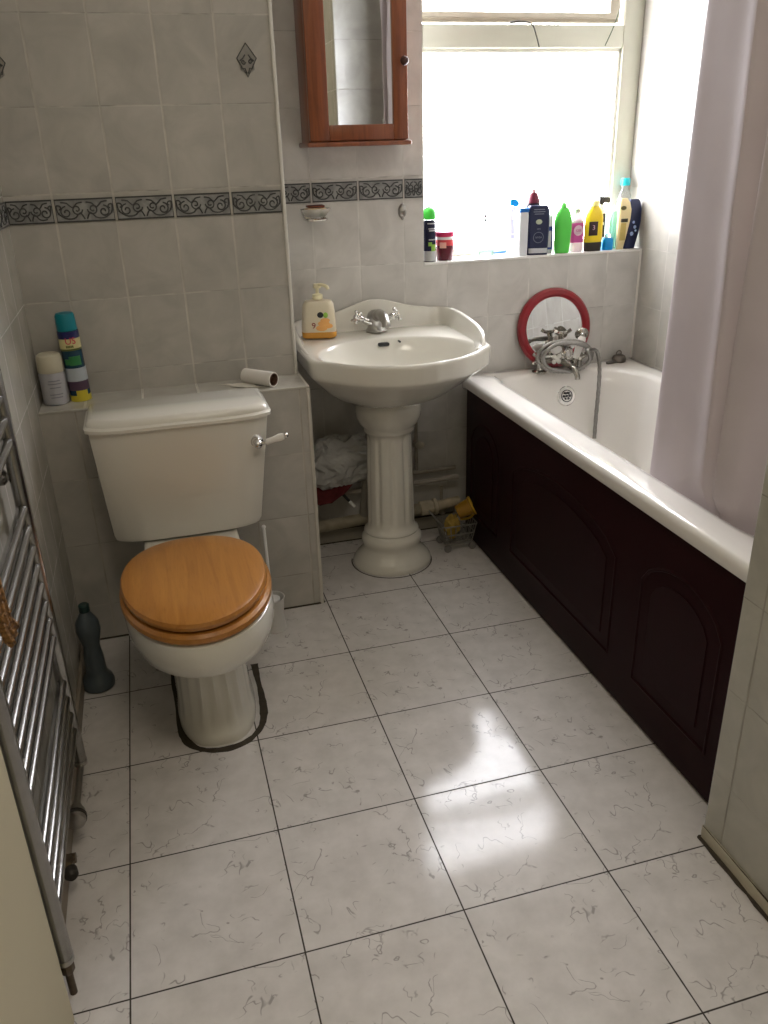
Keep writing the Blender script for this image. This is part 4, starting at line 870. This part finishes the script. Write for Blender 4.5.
# 15 aqua bottle
s15 = thing('aqua_gel_bottle', 'translucent pale aqua bottle next to the cream bottle', 'bottle', (1.802, 0.196, ZSI))
obj('bottle_body', flatbottle([(0.018, 0), (0.020, 0.003), (0.021, 0.09), (0.016, 0.115), (0.010, 0.125)], 0.6), AQUA, s15)
bm = nb(); lathe(bm, [(0.011, 0.125), (0.011, 0.14), (0.008, 0.143)], 20); obj('cap', bm, CLR, s15)
# 16 turquoise capped bottle
s16 = thing('clear_bottle', 'tall clear bottle with a turquoise cap at the back right of the sill', 'bottle', (1.852, 0.230, ZSI))
obj('bottle_body', flatbottle([(0.025, 0), (0.026, 0.003), (0.026, 0.15), (0.022, 0.175), (0.013, 0.19), (0.012, 0.205)], 0.6), CLR, s16)
bm = nb(); lathe(bm, [(0.0155, 0.205), (0.0165, 0.207), (0.016, 0.226), (0.014, 0.229)], 28); obj('cap', bm, TURQ, s16)
# 17 cream bottle
s17 = thing('cream_conditioner_bottle', 'cream and yellow upside-down bottle with dark labels at the right of the sill', 'bottle', (1.812, 0.160, ZSI))
obj('bottle_body', flatbottle([(0.013, 0, -0.006), (0.014, 0.004, -0.006), (0.0185, 0.05, -0.001), (0.0235, 0.10, 0.003), (0.0245, 0.13, 0.003), (0.020, 0.155, 0.000), (0.012, 0.168, -0.003)], 0.5), CREAMP, s17)
bm = nb(); box(bm, -0.014, 0.012, -0.0130, -0.010, 0.090, 0.102, 0.001); obj('dark_label', bm, colr('olive_black', (0.05, 0.045, 0.02)), s17)
bm = nb(); ball(bm, (-0.008, -0.0125, 0.137), 0.011, 1, 0.15, 0.62); obj('oval_label', bm, colr('olive_oval', (0.10, 0.085, 0.02)), s17)
bm = nb(); box(bm, -0.014, 0.008, -0.0115, -0.009, 0.030, 0.088, 0.001); obj('gold_label', bm, GOLD, s17)
# 18 navy curved bottle leaning against wall
s18 = thing('navy_lotion_bottle', 'curved navy bottle with pale blue blobs, against the right end of the sill', 'bottle', (1.8515, 0.166, ZSI))
obj('bottle_body', flatbottle([(0.020, 0, -0.006), (0.021, 0.003, -0.005), (0.026, 0.05, 0.001), (0.0285, 0.09, 0.004), (0.0275, 0.13, 0.004), (0.022, 0.155, 0.003), (0.016, 0.163, 0.002)], 0.42), NAVY, s18)
bm = nb()
for (x, z, r) in ((-0.004, 0.05, 0.007), (0.006, 0.072, 0.006), (0.000, 0.088, 0.005), (0.010, 0.060, 0.004)): ball(bm, (x, -0.0118, z), r, 1, 0.25, 1)
obj('pale_blue_print', bm, colr('pale_blue_print', (0.35, 0.45, 0.72)), s18)
for q in (s5, s6, s7, s8, s10, s11, s12, s13, s15, s16, s17, s18): q['group'] = 'toiletry bottles on the window sill'
for q in (s1, s9): q['group'] = 'spray cans on the window sill'
# wires hanging at the window
bm = nb(); tube(bm, catmull([(1.405, 0.250, 1.648), (1.43, 0.246, 1.651), (1.455, 0.242, 1.650), (1.476, 0.236, 1.640), (1.488, 0.232, 1.612), (1.499, 0.230, 1.578)], 6), [0.0035]*8+[0.0022]*23, 8)
tag(obj('window_cord', bm, simple('dark_cord', (0.05, 0.045, 0.035), 0.6)), 'short dark cord hanging over the middle of the window transom', 'cord')
bm = nb(); tube(bm, catmull([(1.795, 0.262, 1.80), (1.790, 0.248, 1.71), (1.778, 0.244, 1.665), (1.760, 0.240, 1.625), (1.738, 0.238, 1.583)], 6), 0.0016, 8)
tag(obj('window_cord', bm, simple('green_cord', (0.04, 0.09, 0.04), 0.6)), 'thin dark green cord hanging at the right corner of the top window', 'cord')

# ================================================================== SOAP PUMP ON THE BASIN
HS = 1
sp = thing('hand_soap_bottle', 'milky pump soap bottle with orange base on the left of the wash basin', 'soap dispenser', (0.697, 0.055, 0.7545), (0, 0, -0.25)); sp.scale = (1.17, 1.17, 1.08)
MILK = simple('milky_plastic', (0.74, 0.66, 0.50), 0.3, var=0.04, trans=0.12)
obj('bottle_body', flatbottle([(0.046, 0.018), (0.046, 0.03), (0.044, 0.07), (0.041, 0.095), (0.035, 0.104), (0.018, 0.108), (0.014, 0.110)], 0.55, rk=0.6), MILK, sp)
obj('orange_base', flatbottle([(0.042, 0), (0.046, 0.003), (0.0465, 0.018)], 0.55, rk=0.6), simple('orange_gel', (0.72, 0.34, 0.05), 0.25, var=0.08, trans=0.1), sp)
bm = nb(); lathe(bm, [(0.014, 0.109), (0.014, 0.122), (0.006, 0.125), (0.0045, 0.127), (0.0045, 0.142)], 24); bz = flatbottle([(0.009, 0.140), (0.010, 0.143), (0.009, 0.152)], 0.8, bm=bm); tube(bm, catmull([(0, 0, 0.148), (0.012, -0.008, 0.150), (0.026, -0.016, 0.146), (0.030, -0.018, 0.138)], 5), 0.0048, 10)
obj('pump', bm, simple('cream_pump', (0.76, 0.70, 0.46), 0.35, var=0.04), sp)
bm = nb()
for x, z, r, k in ((0.008, 0.030, 0.016, 0.55), (0.014, 0.043, 0.016, 0.5), (0.018, 0.052, 0.013, 0.5), (0.026, 0.036, 0.012, 0.6)): ball(bm, (x, -0.0250, z), r, 1, 0.12, k)
lb = obj('orange_fruit_print', bm, colr('fruit_orange', (0.80, 0.40, 0.12)), sp)
bm = nb(); ball(bm, (0.006, -0.0255, 0.068), 0.0085, 1, 0.15, 1); obj('black_badge', bm, BLACK, sp)
bm = nb(); ball(bm, (0.020, -0.0250, 0.067), 0.009, 0.7, 0.12, 0.9); obj('leaf_print', bm, LGR, sp)
tx = text_bm('9', 0.024, 0.0006); xf(tx, T(-0.013, -0.0262, 0.037)); obj('red_figure', tx, colr('red_print', (0.30, 0.02, 0.02)), sp, False)

# ================================================================== LEDGE ITEMS
# tall air freshener, leaning slightly
rr = 0.0265
g1 = thing('air_freshener_can', 'tall aerosol can with teal cap and colourful label on the ledge', 'aerosol can', (-0.022, -0.212, ZL+0.0015), (0, math.radians(-1.5), 0))
bm = nb(); lathe(bm, [(rr-0.002, 0), (rr, 0.002), (rr, 0.186), (rr-0.004, 0.190)], 36); obj('can_body', bm, colr('dark_teal_can', (0.012, 0.05, 0.09), 0.25), g1)
bm = nb(); lathe(bm, [(rr-0.002, 0.187), (rr-0.0005, 0.189), (rr-0.002, 0.225), (rr-0.005, 0.2315), (0.01, 0.234)], 36); obj('teal_cap', bm, colr('teal_cap', (0.0, 0.20, 0.25), 0.35), g1)
bm = nb(); bend_plate(bm, 0.13, 0.168, 0.186, rr); obj('navy_band', bm, colr('navy_band', (0.01, 0.012, 0.10)), g1)
bm = nb(); bend_plate(bm, 0.13, 0.142, 0.168, rr); obj('yellow_band', bm, colr('pale_yellow_band', (0.66, 0.60, 0.30)), g1)
bm = nb()
for z0, z1 in ((0.137, 0.142),): bend_plate(bm, 0.13, z0, z1, rr, 0, t=0.001)
for k in range(5): bend_plate(bm, 0.003, 0.145, 0.151, rr, -0.28+0.14*k, t=0.0014)
obj('green_lettering', bm, colr('olive_lettering', (0.10, 0.13, 0.02)), g1)
bm = nb(); bend_plate(bm, 0.13, 0.055, 0.090, rr); obj('white_band', bm, colr('grey_white_band', (0.45, 0.50, 0.55)), g1)
bm = nb(); bend_plate(bm, 0.13, 0.0, 0.016, rr); bend_plate(bm, 0.03, 0.016, 0.030, rr, 0.3); obj('yellow_foot_band', bm, colr('yellow_band', (0.62, 0.52, 0.04)), g1)
bm = nb(); bend_plate(bm, 0.13, 0.030, 0.055, rr); obj('plum_band', bm, colr('plum_band', (0.09, 0.05, 0.09)), g1)
bm = nb(); bend_plate(bm, 0.03, 0.098, 0.122, rr, 0.25, t=0.001); bend_plate(bm, 0.016, 0.10, 0.115, rr, -0.5, t=0.001); obj('green_patch', bm, colr('leaf_green', (0.03, 0.20, 0.06)), g1)
tx = text_bm('US', 0.024, 0.0008, bend=rr+0.0012); xf(tx, T(0, 0, 0.162)); xf(tx, R(0, 0, 0.15)); 
for v in tx.verts: pass
obj('red_lettering', tx, colr('red_lettering', (0.60, 0.02, 0.08)), g1, False)
g2 = thing('deodorant_can', 'short grey-white can with a cream cap in the ledge corner', 'aerosol can', (-0.084, -0.225, ZL+0.0015))
bm = nb(); lathe(bm, [(0.030, 0), (0.033, 0.003), (0.033, 0.080), (0.031, 0.086)], 36); obj('can_body', bm, simple('grey_can', (0.42, 0.42, 0.45), 0.35, var=0.1, scale=40), g2)
bm = nb(); lathe(bm, [(0.0325, 0.086), (0.0335, 0.088), (0.0325, 0.120), (0.030, 0.130), (0.024, 0.134), (0.004, 0.135)], 36); obj('cream_cap', bm, colr('cream_cap', (0.60, 0.56, 0.43), 0.4), g2)
bm = nb()
for z, w_ in ((0.066, 0.030), (0.058, 0.036), (0.048, 0.028), (0.030, 0.034), (0.022, 0.030)): bend_plate(bm, w_, z-0.0012, z+0.0012, 0.033, 0.2, t=0.0006)
obj('grey_lettering', bm, simple('grey_lettering', (0.24, 0.24, 0.27), 0.4), g2)
# cardboard tube with the last of the paper
tr_ = thing('toilet_roll', 'nearly empty toilet roll lying on the ledge end', 'toilet roll', (0.459, -0.243, ZL+0.0215), (0, 0, math.radians(-48)))
bm = nb(); P = [(0.0205, -0.052), (0.0205, 0.052), (0.0175, 0.052), (0.0175, -0.052)]
lathe(bm, P+[P[0]], 36, (0, 0, 0), (1, 0, 0), False, False); bmesh.ops.remove_doubles(bm, verts=bm.verts, dist=1e-6); obj('paper_layer', bm, simple('toilet_paper', (0.74, 0.71, 0.66), 0.9, var=0.06), tr_)
bm = nb(); P = [(0.0173, -0.0525), (0.0173, 0.0525), (0.0160, 0.0525), (0.0160, -0.0525)]
lathe(bm, P+[P[0]], 36, (0, 0, 0), (1, 0, 0), False, False)
sp_ = [Vector((0.051, (0.005+0.0105*k/40)*math.cos(k*0.42), (0.005+0.0105*k/40)*math.sin(k*0.42))) for k in range(41)]
rings(bm, [[p-Vector((0.09, 0, 0)) for p in sp_], sp_], False, False, closed=False)
obj('cardboard_core', bm, simple('brown_card', (0.13, 0.065, 0.04), 0.9, var=0.1), tr_)
bm = nb(); rs = []
for k in range(9):
    u = k/8; rs.append([Vector((-0.050+0.085*j/6-0.050*u, -0.016-0.050*u+0.020*u*j/6+0.010*math.sin(j), -0.0195+0.0022*math.sin(j*1.3+k)*u+0.001)) for j in range(7)])
rings(bm, rs, False, False, closed=False); fo = obj('loose_sheet', bm, simple('paper_sheet', (0.70, 0.67, 0.60), 0.9, var=0.05), tr_)
m_ = fo.modifiers.new('thick', 'SOLIDIFY'); m_.thickness = 0.0008

# ================================================================== FLOOR / UNDER-BASIN ITEMS
# toilet brush
tbz = thing('toilet_brush', 'white toilet brush in its holder on the floor right of the toilet', 'toilet brush', (0.418, -0.405, 0.0))
bm = nb(); lathe(bm, [(0.034, 0), (0.036, 0.003), (0.031, 0.05), (0.035, 0.095), (0.038, 0.105), (0.035, 0.105), (0.029, 0.05), (0.028, 0.01)], 32); obj('holder', bm, simple('greyish_holder', (0.66, 0.65, 0.62), 0.35, var=0.04), tbz)
bm = nb(); cyl(bm, (0, 0, 0.03), (-0.004, 0.0, 0.33), 0.0042, 12); ball(bm, (-0.004, 0, 0.333), 0.006); cyl(bm, (0, 0, 0.092), (0, 0, 0.10), 0.024, 20); obj('handle', bm, PWHITE, tbz)
# bottle in the dark corner
cb = thing('plastic_bottle', 'dim blue-grey plastic bottle standing in the corner left of the toilet', 'bottle', (-0.078, -0.545, 0.0))
DB = simple('dark_blue_plastic', (0.10, 0.125, 0.14), 0.3, var=0.1, trans=0.25)
bm = nb(); lathe(bm, [(0.036, 0), (0.041, 0.004), (0.042, 0.016), (0.038, 0.030), (0.029, 0.040), (0.026, 0.055), (0.025, 0.095), (0.022, 0.115), (0.021, 0.130), (0.026, 0.150), (0.031, 0.175), (0.029, 0.200), (0.018, 0.220), (0.011, 0.232)], 32); obj('bottle_body', bm, DB, cb)
bm = nb(); lathe(bm, [(0.013, 0.231), (0.014, 0.233), (0.0135, 0.250), (0.011, 0.252)], 24); obj('cap', bm, colr('dark_green_cap', (0.02, 0.05, 0.045)), cb)
# pipes
def dirty(name, c): return simple(name, c, 0.6, var=0.35, scale=35, bump=0.3)
p1 = thing('waste_pipe', 'grubby cream waste pipe with a coupling under the wash basin', 'pipe', (0.9, 0.075, 0.09))
bm = nb(); cyl(bm, (0.587, 0.076, 0.080), (1.10, 0.076, 0.100), 0.021, 24); obj('pipe_run', bm, dirty('old_pipe', (0.34, 0.30, 0.22)), p1, root=p1)
bm = nb(); cyl(bm, (1.09, 0.076, 0.099), (1.183, 0.076, 0.108), 0.0185, 24); obj('narrow_pipe', bm, dirty('pale_pipe', (0.46, 0.39, 0.28)), p1, root=p1)
bm = nb(); lathe(bm, [(0.022, 0), (0.027, 0.002), (0.027, 0.040), (0.024, 0.046), (0.024, 0.05)], 24, (1.030, 0.076, 0.0972), (1, 0, 0.04)); lathe(bm, [(0.021, 0), (0.030, 0.001), (0.030, 0.012), (0.022, 0.014)], 12, (1.083, 0.076, 0.0985), (1, 0, 0.04)); obj('coupling', bm, dirty('coupling_plastic', (0.50, 0.44, 0.33)), p1, root=p1)
bm = nb(); cyl(bm, (0.82, 0.076, 0.09), (0.87, 0.076, 0.53), 0.016, 16); obj('basin_trap', bm, dirty('trap_plastic', (0.30, 0.28, 0.24)), p1, root=p1)
bm = nb(); cyl(bm, (1.125, 0.105, 0.05), (1.125, 0.105, 0.16), 0.006, 12); lathe(bm, [(0.010, 0), (0.014, 0.005), (0.014, 0.022), (0.010, 0.027)], 12, (1.125, 0.100, 0.055)); tag(obj('drain_stub', bm, dirty('stub_metal', (0.35, 0.31, 0.25))), 'short upright pipe stub beside the bath panel under the basin', 'pipe')
for i, (z, y, r, c, lab) in enumerate(((0.222, 0.118, 0.007, (0.34, 0.30, 0.25), 'upper thin painted supply pipe along the wall under the basin'), (0.196, 0.090, 0.0095, (0.42, 0.38, 0.34), 'lower thin painted supply pipe along the wall under the basin'))):
    bm = nb(); cyl(bm, (0.587, y, z-0.004), (1.183, y, z+0.002), r, 14)
    q = thing('supply_pipe', lab, 'pipe', (0.885, y, z), group='thin supply pipes under the basin'); obj('pipe_run', bm, dirty('supply_pipe_%d' % i, c), q, root=q)
    for x in (0.69, 0.98): bm = nb(); box(bm, x-0.006, x+0.006, y-r-0.002, YB, z-r-0.003, z+r+0.003, 0.002); obj('pipe_clip', bm, GB, q, root=q)
iv = thing('isolating_valve', 'small pale isolating valve on the wall right of the pedestal', 'valve', (1.035, 0.12, 0.30))
bm = nb(); cyl(bm, (0, 0, -0.068), (0, 0, 0.16), 0.0065, 12); lathe(bm, [(0.010, 0), (0.014, 0.004), (0.014, 0.018), (0.010, 0.022)], 8, (0, 0, 0.02)); obj('riser', bm, dirty('riser_metal', (0.30, 0.27, 0.22)), iv)
bm = nb(); ball(bm, (0.008, -0.018, 0.032), 0.014, 1.2, 0.8, 1); cyl(bm, (0.005, 0, 0.032), (0.008, -0.018, 0.032), 0.005, 10); obj('knob', bm, dirty('knob_cream', (0.50, 0.46, 0.38)), iv)
# plastic bag
bm = nb(); bmesh.ops.create_icosphere(bm, subdivisions=5, radius=1.0)
for v in bm.verts:
    c = v.co.copy(); n1 = mnoise.noise(c*1.7+Vector((3, 1, 5))); n2 = mnoise.ridged_multi_fractal(c*2.3, 0.9, 2.0, 4, 1.0, 2.0) if False else abs(mnoise.noise(c*5.0))
    k = 1+0.26*n1-0.26*abs(mnoise.noise(c*3.2+Vector((1, 7, 2))))+0.03*n2
    v.co = Vector((0.738+0.125*c.x*k, 0.052+0.058*c.y*k, 0.325+0.102*c.z*k - 0.03*max(0, c.x)*(1 if c.z < 0 else 0)*0))
    if v.co.z < 0.232: v.co.z = 0.232+(v.co.z-0.232)*0.1
    v.co.y = min(v.co.y, 0.13); v.co.x = max(v.co.x, 0.593)
tb_ = NT('thin_plastic_bag'); f = tb_.noise(tb_.n('ShaderNodeTexCoord').outputs['Object'], 9.0, 3.0, 0.5, 1.5); tb_.bump(f, 0.8, 0.03)
tb_.set(Base_Color=tb_.mix(f, (0.50, 0.50, 0.49), (0.72, 0.72, 0.70)), Roughness=0.22); tb_.b.inputs['Transmission Weight'].default_value = 0.25
tag(obj('plastic_bag', bm, tb_.m, ang=25), 'crumpled translucent white plastic bag on the pipes under the basin', 'bag')
bm = nb(); rs = []
for i in range(15):
    u = i/14; row = []
    for j in range(9):
        v_ = j/8; x = 0.600+0.20*u; top_ = 0.245+0.055*max(0, (u-0.45))*2; 
        row.append(Vector((x, 0.070-0.045*v_+0.006*math.sin(i*1.1+j*0.8), top_-0.052*v_*(1.25-0.5*abs(u-0.5)*2)+0.006*mnoise.noise(Vector((u*6, v_*6, 2))))))
    rs.append(row)
rings(bm, rs, False, False, closed=False)
o = tag(obj('red_cloth', bm, simple('red_fabric', (0.11, 0.012, 0.014), 0.85, var=0.5, scale=50, bump=0.8)), 'dark red cloth under the plastic bag below the basin', 'cloth'); o.modifiers.new('thick', 'SOLIDIFY').thickness = 0.006
st = thing('stick', 'thin dark stick with a pale tip slanting below the red cloth', 'stick', (0.735, 0.046, 0.23))
bm = nb(); cyl(bm, (0.712, 0.058, 0.245), (0.762, 0.030, 0.185), 0.005, 12); obj('shaft', bm, BLACK, st, root=st)
bm = nb(); cyl(bm, (0.762, 0.030, 0.185), (0.778, 0.021, 0.166), 0.0055, 12); obj('pale_tip', bm, PWHITE, st, root=st)
# little trolley with yellow pail
tr2 = thing('toy_trolley', 'small grey wire trolley on wheels between the pedestal and the bath', 'trolley', (1.120, -0.065, 0.0)); tr2.scale = (1.2, 1.2, 1.25)
GW = simple('smoky_plastic', (0.22, 0.21, 0.19), 0.3, var=0.15, trans=0.15)
bm = nb()
for z, hx_, hy_ in ((0.022, 0.040, 0.030), (0.050, 0.046, 0.034), (0.078, 0.052, 0.038)):
    tube(bm, rrect(0, 0, hx_, hy_, 0.01, z, 3), 0.0022, 6, closed=True)
for k in range(7):
    x = -0.9+0.3*k
    for s in (-1, 1): cyl(bm, (x*0.040, s*0.030, 0.022), (x*0.052, s*0.038, 0.078), 0.0014, 6)
for k in range(5):
    y = -0.8+0.4*k
    for s in (-1, 1): cyl(bm, (s*0.040, y*0.030, 0.022), (s*0.052, y*0.038, 0.078), 0.0014, 6)
    cyl(bm, (-0.040, y*0.030, 0.022), (0.040, y*0.030, 0.022), 0.0014, 6)
tube(bm, catmull([(-0.050, -0.03, 0.078), (-0.072, -0.03, 0.105), (-0.074, 0.0, 0.108), (-0.072, 0.03, 0.105), (-0.050, 0.03, 0.078)], 5), 0.003, 8)
obj('basket', bm, GW, tr2, ang=60)
for sx_, sy_ in ((-1, -1), (1, -1), (-1, 1), (1, 1)):
    bm = nb(); cyl(bm, (sx_*0.038, sy_*0.030, 0.011), (sx_*0.038, sy_*0.037, 0.011), 0.011, 18); cyl(bm, (sx_*0.038, sy_*0.028, 0.011), (sx_*0.038, sy_*0.030, 0.024), 0.003, 8); obj('wheel', bm, simple('wheel_grey', (0.20, 0.19, 0.18), 0.5), tr2)
YB2 = simple('mustard_plastic', (0.33, 0.17, 0.012), 0.35, var=0.15)
pl = thing('yellow_pail', 'small mustard-yellow cup tipped over the edge of the trolley', 'cup', (1.150, -0.068, 0.140), (math.radians(25), math.radians(62), 0.25)); pl.scale = (0.95, 0.95, 0.95)
bm = nb(); lathe(bm, [(0.024, -0.030), (0.026, -0.028), (0.031, 0.020), (0.035, 0.022), (0.035, 0.028), (0.032, 0.028), (0.029, 0.020), (0.023, -0.024)], 28, cap1=True); obj('cup_body', bm, YB2, pl)
bm = nb(); tube(bm, [(0.034*math.cos(a), 0.034*math.sin(a), 0.030) for a in [2*pi*k/28 for k in range(28)]], 0.003, 8, closed=True); tube(bm, catmull([(0.034, 0, 0.026), (0.046, 0, 0.004), (0.044, 0.004, -0.022), (0.040, 0.006, -0.034)], 5), 0.0045, 8); obj('rim_and_handle', bm, simple('bright_mustard', (0.66, 0.42, 0.04), 0.3), pl)
bm = nb(); bmesh.ops.create_icosphere(bm, subdivisions=4, radius=1.0)
for v in bm.verts:
    c = v.co.copy(); k = 1+0.35*mnoise.noise(c*2.2)-0.25*abs(mnoise.noise(c*5)); v.co = Vector((1.104+0.028*c.x*k, -0.068+0.028*c.y*k, 0.080+0.044*c.z*k))
tag(obj('yellow_rag', bm, simple('yellow_rag', (0.36, 0.24, 0.05), 0.8, var=0.3, scale=60, bump=0.5), ang=30), 'crumpled dull yellow rag inside the wire trolley', 'rag')
# added lamp base, out of frame, above the room's fill light; emits nothing
cl = thing('added_lamp_base', 'added round white lamp base above the fill light, out of view', 'lamp', (0.45, -2.1, ZC))
bm = nb(); lathe(bm, [(0.16, -0.001), (0.16, -0.018), (0.15, -0.024)], 40); obj('base', bm, PWHITE, cl)
